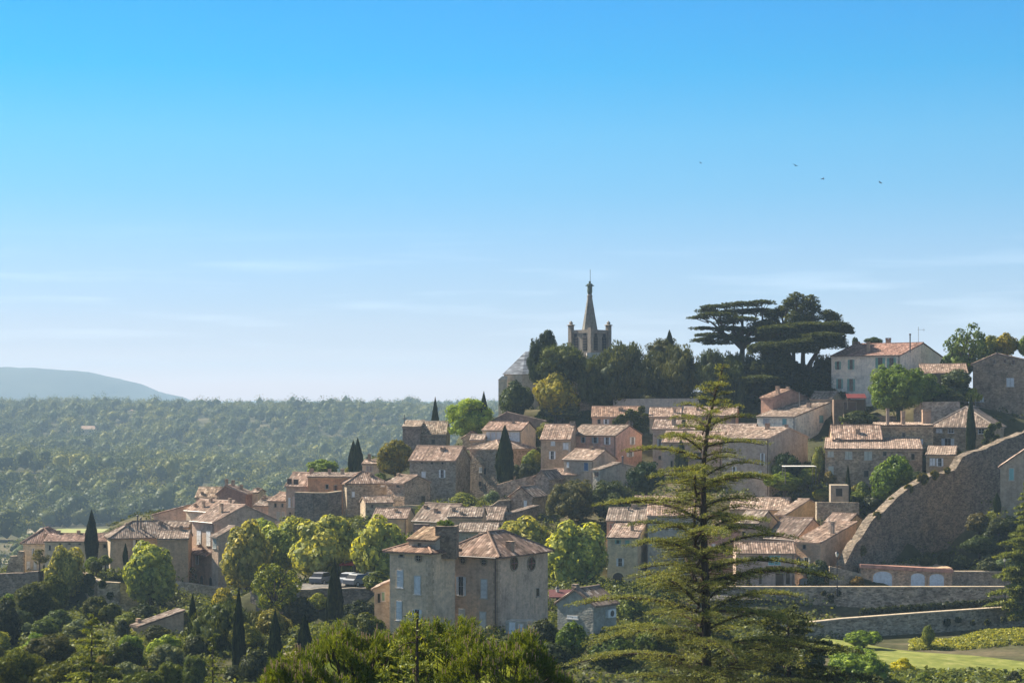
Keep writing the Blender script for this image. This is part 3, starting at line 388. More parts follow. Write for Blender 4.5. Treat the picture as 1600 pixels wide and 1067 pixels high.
def build_house(h):
    if h['rc'] == (1, 1, 1): h['rc'] = random.choice([(.85, .83, .82), (1.0, .96, .93), (1.12, 1.05, 1.0), (.95, .88, .86), (1.04, .93, .88), (.9, .9, .9)])
    th = R(h['th']); ex = (math.cos(th), -math.sin(th)); ey = (math.sin(th), math.cos(th)); xs = h['xs']; D = h['D']
    if len(xs) == 2:
        C = P(xs[0], h['yb'], D); O = C; W = solve(C, xs[1], ex); Dp = h['dp']
        if h['th'] > 6: C = P(xs[1], h['yb'], D); W = abs(solve(C, xs[0], (-ex[0], -ex[1]))); O = C-Vector((ex[0], ex[1], 0))*W
    elif h['th'] >= 0:
        C = P(xs[1], h['yb'], D); W = abs(solve(C, xs[0], (-ex[0], -ex[1]))); Dp = abs(solve(C, xs[2], ey)); O = C-Vector((ex[0], ex[1], 0))*W
    else:
        C = P(xs[1], h['yb'], D); W = abs(solve(C, xs[2], ex)); Dp = abs(solve(C, xs[0], ey)); O = C
    Dp = min(Dp, 26); Dp = max(Dp, 3.0) if h['dp'] >= 3 else Dp
    if len(xs) == 3 and h.get('mindp'): Dp = max(Dp, h['mindp'])
    H_ = (h['yb']-h['ye'])/F*D; ov = h['ov']; rise = h['rise']; off = h['off']; kind = h['roof']
    root = bpy.data.objects.new(h['name'], None); S.collection.objects.link(root); root.location = O; root.rotation_euler = (0, 0, -th)
    tag(root, h['label'], h['cat']); root.empty_display_size = 1
    def rz(x, y):
        if kind == 'gx': return H_+rise*(y/(off*Dp) if y < off*Dp else (Dp-y)/((1-off)*Dp))
        if kind == 'gy': return H_+rise*(x/(off*W) if x < off*W else (W-x)/((1-off)*W))
        if kind == 'sb': return H_+rise*y/Dp
        if kind == 'sr': return H_+rise*x/W
        if kind == 'hip': m_ = min(W, Dp)/2; return H_+rise*max(0, min(x, W-x, y, Dp-y, m_))/m_
        return H_
    zb = -5.0
    if h['name'] in ('roof_block', 'roof_lantern', 'attic_wall', 'raised_gable_block'): zb = -.8
    wl = MB()
    tops = {'F': [(0, 0), (off*W, 0), (W, 0)] if kind == 'gy' else [(0, 0), (W, 0)], 'R': [(W, 0), (W, off*Dp), (W, Dp)] if kind == 'gx' else [(W, 0), (W, Dp)],
            'B': [(W, Dp), (off*W, Dp), (0, Dp)] if kind == 'gy' else [(W, Dp), (0, Dp)], 'L': [(0, Dp), (0, off*Dp), (0, 0)] if kind == 'gx' else [(0, Dp), (0, 0)]}
    for s_, pts in tops.items():
        a, b = pts[0], pts[-1]; wl.face([(a[0], a[1], zb), (b[0], b[1], zb)]+[(x, y, rz(x, y)) for x, y in pts[::-1]])
    if kind == 'flat': wl.face([(0, 0, H_), (W, 0, H_), (W, Dp, H_), (0, Dp, H_)])
    link('wall', wl.mesh('wall', M[h['m']]), root, h['c'])
    roofobj = None
    if kind != 'flat':
        ro = Roof(); sb = MB()
        def rect(A, exx, sdd, L, run, z0, pitch):
            ro.plane(A, exx, sdd, L, lambda u: run, z0, pitch)
            q = []
            for dz in (-.15, -.03):
                for (u, v) in ((0, 0), (L, 0), (L, run), (0, run)): q.append((A[0]+exx[0]*u+sdd[0]*v, A[1]+exx[1]*u+sdd[1]*v, z0+pitch*v+dz))
            sb.hexa(q)
        e = .14
        if kind == 'gx':
            p1 = rise/(off*Dp); p2 = rise/((1-off)*Dp)
            rect((-e, -ov), (1, 0), (0, 1), W+2*e, off*Dp+ov, H_-p1*ov, p1); rect((W+e, Dp+ov), (-1, 0), (0, -1), W+2*e, (1-off)*Dp+ov, H_-p2*ov, p2)
            sb.tube([(-e, off*Dp, H_+rise+.03), (W/2, off*Dp, H_+rise-.02), (W+e, off*Dp, H_+rise+.03)], .13)
        elif kind == 'gy':
            p1 = rise/(off*W); p2 = rise/((1-off)*W)
            rect((-ov, Dp+e), (0, -1), (1, 0), Dp+2*e, off*W+ov, H_-p1*ov, p1); rect((W+ov, -e), (0, 1), (-1, 0), Dp+2*e, (1-off)*W+ov, H_-p2*ov, p2)
            sb.tube([(off*W, -e, H_+rise+.03), (off*W, Dp/2, H_+rise-.02), (off*W, Dp+e, H_+rise+.03)], .13)
        elif kind == 'sb': rect((-e, -ov), (1, 0), (0, 1), W+2*e, Dp+ov+e, H_-rise/Dp*ov, rise/Dp)
        elif kind == 'sr': rect((-ov, Dp+e), (0, -1), (1, 0), Dp+2*e, W+ov+e, H_-rise/W*ov, rise/W)
        elif kind == 'hip':
            m_ = min(W, Dp)/2; pt = rise/m_; z0 = H_-pt*ov; mm = m_+ov; L1 = W+2*ov; L2 = Dp+2*ov
            for A, a, b, L in (((-ov, -ov), (1, 0), (0, 1), L1), ((W+ov, -ov), (0, 1), (-1, 0), L2), ((W+ov, Dp+ov), (-1, 0), (0, -1), L1), ((-ov, Dp+ov), (0, -1), (1, 0), L2)):
                ro.plane(A, a, b, L, lambda u, L=L: min(u, L-u, mm), z0, pt)
            sb.box(-ov, -ov, z0-.13, W+ov, Dp+ov, z0-.02)
            r1 = [(m_, Dp/2), (W-m_, Dp/2)] if W >= Dp else [(W/2, m_), (W/2, Dp-m_)]
            zt = H_+rise+.05; cs = [((-ov, -ov), 0), ((W+ov, -ov), 1 if W >= Dp else 0), ((W+ov, Dp+ov), 1), ((-ov, Dp+ov), 0 if W >= Dp else 1)]
            for (cx, cy_), k in cs: sb.tube([(cx, cy_, z0+.05), (*r1[k], zt)], .12)
            sb.tube([(*r1[0], zt), (*r1[1], zt)], .12)
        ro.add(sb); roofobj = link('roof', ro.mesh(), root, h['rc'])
        cn = MB(); z1 = H_-.2; 
        cc = tuple(min(.7, a*1.25) for a in h['c'])
        if kind in ('gx', 'hip', 'sb'): cn.box(-.02, -.16, z1-.22, W+.02, -.003, z1)
        if kind in ('gy', 'hip', 'sr'): cn.box(W+.003, 0, z1-.22+(rise if kind == 'sr' else 0), W+.16, Dp, z1+(rise if kind == 'sr' else 0)); cn.box(-.16, 0, z1-.22, -.003, Dp, z1)
        link('cornice', cn.mesh('cornice', M['plaster']), root, cc)
    par = roofobj or root
    def depthpt(px, fy):          # local x under photo column px at depth fraction fy
        y = fy*Dp; B = O+Vector((ey[0], ey[1], 0))*y; return solve(B, px, ex), y
    for (px, fy, yt, wp) in h['ch']:
        x, y = depthpt(px, fy); wx = O+Vector((ex[0], ex[1], 0))*x+Vector((ey[0], ey[1], 0))*y; dd = wx.y; x = min(max(x, .4), W-.4)
        ztop = (HY-yt)/F*dd-O.z; w = max(.45, wp/F*dd*.85); z0 = rz(x, y)-.6; zt = max(ztop, rz(x, y)+.5); k = MB(); l_ = w*.42
        k.box(x-w/2, y-l_, z0, x+w/2, y+l_, zt-.28); k.box(x-w/2-.06, y-l_-.06, zt-.277, x+w/2+.06, y+l_+.06, zt-.18)
        for sx_ in (-1, 1): k.box(x+sx_*(w/2-.08)-.07, y-l_, zt-.177, x+sx_*(w/2-.08)+.07, y+l_, zt-.08)
        k.box(x-w/2-.03, y-l_-.04, zt-.077, x+w/2+.03, y+l_+.04, zt)
        link('chimney', k.mesh('chimney', M['plaster']), par, random.choice([(.42, .34, .28), (.42, .32, .26), (.34, .29, .26)]))
    for (px, fy, yt) in h.get('fl', ()):
        x, y = depthpt(px, fy); wx = O+Vector((ex[0], ex[1], 0))*x+Vector((ey[0], ey[1], 0))*y; zt = (HY-yt)/F*wx.y-O.z; k = MB()
        k.tube([(x, y, rz(x, y)-.3), (x, y, zt-.2)], .12, 8); k.lathe([(.2, zt-.25), (.22, zt-.1), (.05, zt)], (x, y, 0), 8); link('flue', k.mesh('flue', M['metal']), par, (.10, .09, .09))
    if 'ant' not in h and h['name'] in ANT: mx = (xs[0]+xs[-1])/2; yr = h['ye']-(rise/D*F)-13; h['ant'] = (mx+6, .5, yr)
    if 'ant' in h:
        px, fy, yt = h['ant']; x, y = depthpt(px, fy); wx = O+Vector((ey[0], ey[1], 0))*y; zt = (HY-yt)/F*wx.y-O.z; k = MB(); k.tube([(x, y, rz(x, y)-.3), (x, y, zt)], .035, 5)
        k.tube([(x-.15, y, zt-.5), (x+1.2, y, zt-.55)], .03, 4)
        for q in range(5): k.tube([(x+.2+.22*q, y-.3, zt-.52), (x+.2+.22*q, y+.3, zt-.52)], .02, 4)
        for q in (0, 1): k.tube([(x+1.0, y, zt-.8), (x+1.0, y, zt-.25)], .02, 4)
        link('antenna', k.mesh('antenna', M['metal']), par, (.2, .2, .2))
    if 'cross' in h:
        px, yt = h['cross']; x, y = depthpt(px, .3); zt = (HY-yt)/F*D-O.z; k = MB(); k.box(x-.06, y-.06, rz(x, y)-.2, x+.06, y+.06, zt); k.box(x-.4, y-.05, zt-.75, x+.4, y+.05, zt-.62); link('iron_cross', k.mesh('iron_cross', M['metal']), par, (.06, .05, .05))
    if h['m'] == 'plaster' and kind in ('gx', 'sb', 'hip') and W > 5:
        k = MB(); k.tube([(W-.25, -.1, zb+4.6), (W-.25, -.1, H_-.45), (W-.25, -ov*.6, H_-.28)], .06, 6); link('drainpipe', k.mesh('drainpipe', M['metal']), root, (.12, .08, .06))
        k = MB(); zg = H_-(.02+ov*(rise/(off*Dp) if kind == 'gx' else rise/Dp if kind == 'sb' else rise/(min(W, Dp)/2))); k.tube([(-.1, -ov-.07, zg), (W+.1, -ov-.07, zg-.02)], .07, 6); link('gutter', k.mesh('gutter', M['metal']), root, (.2, .15, .12))
    # windows
    eyv = Vector((ey[0], ey[1], 0)); exv = Vector((ex[0], ex[1], 0))
    def hit(face, px, py):
        r = Vector(((px-800)/F, 1, (HY-py)/F)); n_, Q0 = (eyv, O) if face == 'F' else (exv, O+exv*W) if face == 'R' else (exv, O)
        t = Q0.dot(n_)/r.dot(n_) if abs(r.dot(n_)) > 1e-6 else D; p = r*t-O
        return (p.dot(exv) if face == 'F' else p.dot(eyv)), p.z
    def fp(face, a, o_, z): return (a, -o_, z) if face == 'F' else (W+o_, a, z) if face == 'R' else (-o_, a, z)
    def fbox(mb, face, a0, a1, o0, o1, z0, z1):
        p = lambda a, o_, z: fp(face, a, o_, z)
        mb.hexa([p(a0, o1, z0), p(a1, o1, z0), p(a1, o0, z0), p(a0, o0, z0), p(a0, o1, z1), p(a1, o1, z1), p(a1, o0, z1), p(a0, o0, z1)])
    sq = [1]
    def disc(mb, face, a, z, r, o0, o1, n=18, ri=0, hfull=math.pi*2, st=0):
        pts = [(a+r*math.cos(st+hfull*k/n), z+r*sq[0]*math.sin(st+hfull*k/n)) for k in range(n+1)]
        if ri:
            pin = [(a+ri*math.cos(st+hfull*k/n), z+ri*sq[0]*math.sin(st+hfull*k/n)) for k in range(n+1)]
            for k in range(n):
                A, B, C_, D_ = pts[k], pts[k+1], pin[k+1], pin[k]
                mb.face([fp(face, A[0], o1, A[1]), fp(face, B[0], o1, B[1]), fp(face, C_[0], o1, C_[1]), fp(face, D_[0], o1, D_[1])])
                mb.face([fp(face, A[0], o0, A[1]), fp(face, B[0], o0, B[1]), fp(face, B[0], o1, B[1]), fp(face, A[0], o1, A[1])])
                mb.face([fp(face, D_[0], o1, D_[1]), fp(face, C_[0], o1, C_[1]), fp(face, C_[0], o0, C_[1]), fp(face, D_[0], o0, D_[1])])
        else:
            mb.face([fp(face, x, o1, y) for x, y in pts[:-1 if hfull > 6 else None]])
            for k in range(n): A, B = pts[k], pts[k+1]; mb.face([fp(face, A[0], o0, A[1]), fp(face, B[0], o0, B[1]), fp(face, B[0], o1, B[1]), fp(face, A[0], o1, A[1])])
    for (face, x0, y0, x1, y1, kd, col) in h['w']:
        a0, zt0 = hit(face, x0, (y0+y1)/2); a1, _ = hit(face, x1, (y0+y1)/2); am = (a0+a1)/2; _, zt = hit(face, (x0+x1)/2, y0); _, zb_ = hit(face, (x0+x1)/2, y1)
        if a0 > a1: a0, a1 = a1, a0
        wd = a1-a0; ht = zt-zb_; fr = MB(); pane = MB(); sh = []
        if kd == 'r':
            r = max(wd, ht)/2*.95; zc = (zt+zb_)/2; disc(fr, face, am, zc, r+.1, -.02, .07, 20, r-.04); disc(pane, face, am, zc, r-.02, -.02, .02, 20); fc = col
            wo = link('window', fr.mesh('window', M['plaster']), root, (.35, .3, .25)); pp = link('pane', pane.mesh('pane', M['glass']), wo)
            b_ = MB(); fbox(b_, face, am-.03, am+.03, .02, .05, zc-r+.05, zc+r-.05); fbox(b_, face, am-r+.05, am+r-.05, .022, .052, zc-.03, zc+.03); link('glazing_bar', b_.mesh('glazing_bar', M['paint']), wo, col); continue
        if kd in ('a', 'ar'):
            r = wd/2; sq[0] = .55 if kd == 'ar' else 1; zc = zt-r*sq[0]; disc(fr, face, am, zc, r+.16, -.02, .08, 12, r-.02, math.pi); fbox(fr, face, a0-.16, a0+.02, -.02, .08, zb_, zc); fbox(fr, face, a1-.02, a1+.16, -.02, .08, zb_, zc)
            disc(pane, face, am, zc, r, -.02, .03, 12, 0, math.pi); fbox(pane, face, a0, a1, -.02, .03, zb_, zc); sq[0] = 1
            wo = link('door', fr.mesh('door', M['plaster']), root, tuple(min(.7, v*1.15) for v in h['c'])); link('door_leaf', pane.mesh('door_leaf', M['paint']), wo, (.05, .04, .035) if kd == 'a' else col); continue
        ia0, ia1 = a0, a1
        if kd == 'o': q = wd*.27; ia0, ia1 = a0+q, a1-q; sh = [(a0, ia0), (ia1, a1)]
        if kd == 'c': sh = [(a0, am-.015), (am+.015, a1)] if wd > .7 else [(a0, a1)]
        t = .07
        for (b0_, b1_, c0, c1) in ((ia0-t, ia1+t, zt, zt+t), (ia0-t, ia0, zb_, zt), (ia1, ia1+t, zb_, zt)): fbox(fr, face, b0_, b1_, -.02, .05, c0, c1)
        fbox(fr, face, ia0-.14, ia1+.14, -.02, .13, zb_-.1, zb_)                       # sill
        fbox(pane, face, ia0, ia1, -.02, .012, zb_, zt)
        fcol = {'d': (.33, .28, .23), 'g': (.6, .6, .58), 'w': (.75, .75, .73)}.get(kd, (.5, .47, .42))
        wo = link('window', fr.mesh('window', M['paint']), root, fcol); link('pane', pane.mesh('pane', M['glass'] if kd != 'g' else M['paint']), wo, col if kd == 'g' else None)
        if kd in 'ogw':
            b_ = MB(); fbox(b_, face, (ia0+ia1)/2-.03, (ia0+ia1)/2+.03, .012, .04, zb_, zt); zz = zb_+ht*.5; fbox(b_, face, ia0, ia1, .014, .042, zz-.025, zz+.025); link('glazing_bar', b_.mesh('glazing_bar', M['paint']), wo, (.6, .6, .58) if kd != 'o' else tuple(.5*v for v in col))
        for (s0, s1) in sh:
            b_ = MB(); fbox(b_, face, s0, s1, .015, .055, zb_, zt)
            n_ = 3
            for q in range(n_+1): zz = zb_+(ht-.08)*q/n_; fbox(b_, face, s0+.01, s1-.01, .055, .072, zz, zz+.08)
            link('shutter', b_.mesh('shutter', M['paint']), wo, col)
    if h.get('quoin'):
        q = MB(); z = -.3; k = 0
        while z < H_-.7:
            a = .55 if k % 2 else .3; b_ = .3 if k % 2 else .55
            for cx in ((W, -1),) if kind != 'x' else ():
                q.box(W-a, -.035, z, W+.035, -.003, z+.34); q.box(W+.003, -.003, z, W+.035, b_, z+.34)
            z += .37; k += 1
        link('quoins', q.mesh('quoins', M['plaster']), root, tuple(v*.8 for v in h['c']) if h['name'] != 'pink_house_wing' else (.6, .55, .48))
    if 'awn' in h:
        x0, x1, yp, dpt = h['awn']; a0, z = hit('F', x0, yp); a1, _ = hit('F', x1, yp); ro = Roof(); ro.plane((a0-.3, -dpt), (1, 0), (0, 1), a1-a0+.6, lambda u: dpt, z-.5, .4); k = MB(); k.hexa([(a0-.3, -dpt, z-.62), (a1+.3, -dpt, z-.62), (a1+.3, 0, z-.0), (a0-.3, 0, z-.0), (a0-.3, -dpt, z-.52), (a1+.3, -dpt, z-.52), (a1+.3, 0, z+.1), (a0-.3, 0, z+.1)]); ro.add(k)
        link('awning_roof', ro.mesh(), root, (.8, .7, .68))
    if 'ac' in h:
        x0, x1, y0, y1 = h['ac']; a0, zt = hit('R', x0, y0); a1, zb_ = hit('R', x1, y1); k = MB(); fbox(k, 'R', a0, a1, .003, .35, zb_, zt); wo = link('air_conditioner', k.mesh('ac', M['paint']), root, (.75, .75, .73)); k = MB(); disc(k, 'R', (a0+a1)/2, (zt+zb_)/2, (zt-zb_)*.38, .34, .37, 16); link('fan_grille', k.mesh('fan', M['metal']), wo, (.05, .05, .05))
    h['root'] = root; h['W'] = W; h['Dp'] = Dp; h['H'] = H_
    return root
for h in HS: build_house(h)
# ---------------- walls, terraces, road ----------------
def wallpts(name, label, pts, th=.7, c=GREY, m='stone', cat='wall', cope=None, depth=None, rough=0, group=None, foot=None):
    W3 = [P(a, y, D) for a, D, y in pts]; Q = []
    for i in range(len(W3)-1):
        n = max(1, int((W3[i+1]-W3[i]).length/(1.2 if rough else 6)))
        for k in range(n): Q.append(W3[i].lerp(W3[i+1], k/n))
    Q.append(W3[-1]); root = bpy.data.objects.new(name, None); S.collection.objects.link(root); root.location = Q[0]; tag(root, label, cat, group)
    if rough:
        for q in Q[1:-1]: q.z += (random.random()-.5)*rough; 
    mb = MB(); cp = MB(); base = Q[0]
    for i in range(len(Q)-1):
        a, b = Q[i]-base, Q[i+1]-base; d = Vector((b.x-a.x, b.y-a.y, 0)).normalized(); n = Vector((d.y, -d.x, 0)); n = n if n.y < 0 else -n
        fa = (min(gz(Q[i].x, Q[i].y-2), gz(Q[i].x, Q[i].y))-1.5-base.z) if depth is None else a.z-depth; fb = (min(gz(Q[i+1].x, Q[i+1].y-2), gz(Q[i+1].x, Q[i+1].y))-1.5-base.z) if depth is None else b.z-depth
        fa = min(fa, a.z-.5); fb = min(fb, b.z-.5)
        A0, B0 = a+n*.1, b+n*.1; A1, B1 = a-n*th, b-n*th
        z = lambda v, h: (v.x, v.y, h)
        mb.face([z(A0, fa), z(B0, fb), z(B0, b.z), z(A0, a.z)]); mb.face([z(B1, fb), z(A1, fa), z(A1, a.z), z(B1, b.z)]); mb.face([z(A0, a.z), z(B0, b.z), z(B1, b.z), z(A1, a.z)])
        if i == 0: mb.face([z(A1, fa), z(A0, fa), z(A0, a.z), z(A1, a.z)])
        if i == len(Q)-2: mb.face([z(B0, fb), z(B1, fb), z(B1, b.z), z(B0, b.z)])
        if cope:
            A0, B0 = A0+n*.08, B0+n*.08; A1, B1 = A1-n*.08, B1-n*.08; u = Vector((0, 0, .16)); e = Vector((0, 0, .004))
            cp.hexa([z(A0, a.z+.004), z(B0, b.z+.004), z(B1, b.z+.004), z(A1, a.z+.004), z(A0, a.z+.18), z(B0, b.z+.18), z(B1, b.z+.18), z(A1, a.z+.18)])
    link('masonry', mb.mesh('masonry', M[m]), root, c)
    if cope: link('coping', cp.mesh('coping', M['plaster']), root, cope)
    return root
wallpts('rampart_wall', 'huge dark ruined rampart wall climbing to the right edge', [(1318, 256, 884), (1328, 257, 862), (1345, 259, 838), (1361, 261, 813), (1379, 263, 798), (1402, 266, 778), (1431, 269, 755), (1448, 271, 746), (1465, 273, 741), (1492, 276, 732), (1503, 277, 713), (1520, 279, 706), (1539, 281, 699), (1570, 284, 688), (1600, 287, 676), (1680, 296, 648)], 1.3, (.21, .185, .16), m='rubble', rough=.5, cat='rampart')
wallpts('road_wall', 'long pale stone retaining wall with light coping below the street', [(1096, 250, 918), (1300, 247, 918), (1680, 244, 918)], .6, (.44, .38, .33), m='rubble', cope=(.5, .44, .36))
wallpts('lower_wall', 'lower stone wall rising to the right under the long street wall', [(1225, 223, 978), (1290, 226, 971), (1316, 227, 968), (1450, 231, 958), (1600, 236, 948), (1700, 239, 942)], .6, (.36, .33, .28), m='rubble', cope=(.46, .41, .34))
wallpts('garage_side_wall', 'rough stone wall continuing right of the arched garages', [(1487, 257, 894), (1700, 256, 894)], .6, (.33, .29, .25), cope=(.42, .38, .33))
wallpts('gate_wall', 'low stone wall between the dark bush and the garages', [(1296, 256, 884), (1346, 256, 896)], .5, (.42, .37, .31))
wallpts('hilltop_wall', 'pale bluish stone wall at the foot of the hilltop pines', [(958, 342, 623), (1092, 340, 622)], .6, (.46, .46, .44), m='plaster')
wallpts('slope_wall', 'stone stair wall sloping down left of the hilltop wall', [(868, 345, 650), (918, 344, 622), (935, 343, 618), (958, 342, 640)], .6, DARK)
wallpts('terrace_wall', 'tall stained terrace wall with sunlit faces at left', [(126, 264, 893), (147, 262, 903), (152, 260, 908), (187, 260, 909), (216, 262, 913)], .8, (.5, .44, .36), rough=.2)
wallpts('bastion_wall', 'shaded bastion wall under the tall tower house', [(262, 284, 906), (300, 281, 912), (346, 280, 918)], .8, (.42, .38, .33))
wallpts('ruined_wall', 'broken stepped ruin wall at the left edge', [(6, 298, 905), (13, 298, 880), (16, 298, 868), (27, 298, 866), (29, 298, 862), (37, 298, 861)], .9, (.42, .36, .29), rough=.4)
wallpts('edge_wall', 'dark retaining wall at the far left edge', [(-40, 286, 897), (60, 285, 893), (62, 288, 893)], .7, (.34, .28, .24), rough=.2)
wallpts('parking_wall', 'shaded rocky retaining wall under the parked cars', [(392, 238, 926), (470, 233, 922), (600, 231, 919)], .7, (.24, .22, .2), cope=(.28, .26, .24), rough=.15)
wallpts('curved_wall', 'curved stone wall in front of the orange house', [(461, 311, 770), (490, 309, 771), (512, 309, 771), (534, 310, 768)], .5, DARK, cope=WARM)
wallpts('garden_wall', 'garden wall in front of the pinkish stone gable', [(596, 302, 793), (640, 301, 789), (700, 301, 791)], .5, GREY)
wallpts('swoop_wall', 'garden wall with swooping top behind the pale low roofs', [(735, 292, 793), (757, 291, 795), (770, 291, 790), (780, 291, 783), (797, 291, 782), (798, 293, 790)], .5, DARK, cope=WARM)
wallpts('path_wall', 'sloping garden wall beside the central cypress', [(776, 300, 757), (800, 300, 750), (836, 299, 742)], .5, (.44, .36, .3))
wallpts('yard_wall', 'stone yard wall above the ochre gable', [(1276, 274, 784), (1342, 275, 785)], .6, GREY)
wallpts('terrace_garden_wall', 'stone wall above the long stone house at the upper right', [(1428, 314, 640), (1440, 313, 628), (1500, 312, 627)], .6, (.42, .39, .35))
wallpts('villa_garden_wall', 'low stone wall under the green shuttered hilltop house', [(1318, 316, 647), (1400, 316, 650)], .5, DARK)
wallpts('meadow_wall', 'rough dry stone bank along the right end of the lawn', [(1455, 214, 1002), (1540, 215, 1008), (1680, 216, 1016)], .8, DARK, rough=.4)
H2 = len(HS)
def addH(*a, **k):
    n = len(HS); H(*a, **k); return build_house(HS[n])
addH('garage_block', 'low flat roofed stone garage row with three pale arched doors', 256, (1345, 1488), 1, 887, 929, 'flat', 0, 7, c=(.50, .38, .29), w=[('F', 1364, 892, 1394, 928, 'ar', (.62, .68, .72)), ('F', 1423, 895, 1445, 928, 'ar', (.62, .68, .72)), ('F', 1452, 896, 1475, 928, 'ar', (.62, .68, .72))], cat='garages')
wallpts('garage_parapet', 'reddish tile edge along the top of the garage row', [(1344, 255.8, 881), (1489, 255.6, 889)], 1.2, (.5, .3, .26), m='plaster', depth=.45, cat='parapet')
addH('terrace_block', 'white edged terrace with small white room below the long stone house', 277, (1298, 1326), 6, 758, 775, 'flat', 0, 4, c=(.34, .31, .27), m='plaster', w=[('F', 1306, 763, 1316, 775, 'd', SD)], cat='terrace')
addH('carport', 'open shed with flat roof below the hilltop house', 320, (1303, 1352), 6, 624, 652, 'flat', 0, 5, c=(.2, .16, .14), m='plaster', w=[('F', 1318, 628, 1338, 650, 'd', SD)], cat='shed')
def slab(name, label, cat, px0, px1, y, D, dep, t, c, posts=0, m='paint', drop=2.5, fall=0):
    a, b = P(px0, y, D), P(px1, y, D); r = bpy.data.objects.new(name, None); S.collection.objects.link(r); r.location = a; tag(r, label, cat); w = b.x-a.x
    mb = MB(); mb.hexa([(0, 0, -fall), (w, 0, -fall), (w, dep, 0), (0, dep, 0), (0, 0, t-fall), (w, 0, t-fall), (w, dep, t), (0, dep, t)]); link('canopy', mb.mesh('canopy', M[m]), r, c)
    for x in ((.1, w-.1) if posts else ()):
        for yy in (.1, dep-.1): k = MB(); k.tube([(x, yy, -drop), (x, yy, -fall*(yy < 1)+.0)], .06, 6); link('post', k.mesh('post', M['metal']), r, (.1, .09, .08))
    return r
slab('sun_sail', 'flat white canvas canopy over a garden terrace', 'canopy', 1226, 1276, 729, 284, 3, .08, (.75, .72, .66), 1)
slab('red_awning', 'dark red awning below the green shuttered hilltop house', 'awning', 1324, 1354, 616, 318, 1.6, .1, (.16, .03, .03), 1, fall=.7)
slab('restaurant_awning', 'red awning of the terrace right of the mansion', 'awning', 858, 900, 926, 224, 3, .12, (.10, .03, .03), 1, fall=.6)
slab('cafe_awning', 'small red awning under the plane trees by the parked cars', 'awning', 530, 553, 876, 244, 2.5, .12, (.35, .06, .05), 1, fall=.6)
addH('cafe', 'pinkish cafe front shaded by the plane trees', 248, (524, 575), 2, 872, 916, 'gx', 1.0, 5, c=(.42, .24, .2), m='plaster', w=[('F', 531, 886, 538, 912, 'd', SD), ('F', 545, 886, 552, 912, 'd', SD), ('F', 560, 886, 567, 906, 'c', PALE)])
# village street in front of the lower wall
def strip(name, y0, y1, D0, D1, px0, px1, m, dz=.25):
    return patch(name, [(px0, D0), (px1, D0), (px1, D1), (px0, D1)], m, dz)
strip('road', 0, 0, 247.5, 255, 1080, 1690, M['asphalt'])
patch('path', [(436, 173), (498, 173), (503, 181), (438, 181)], M['tan'], .35)
strip('parking_ground', 0, 0, 233.5, 247, 400, 600, M['asphalt'])

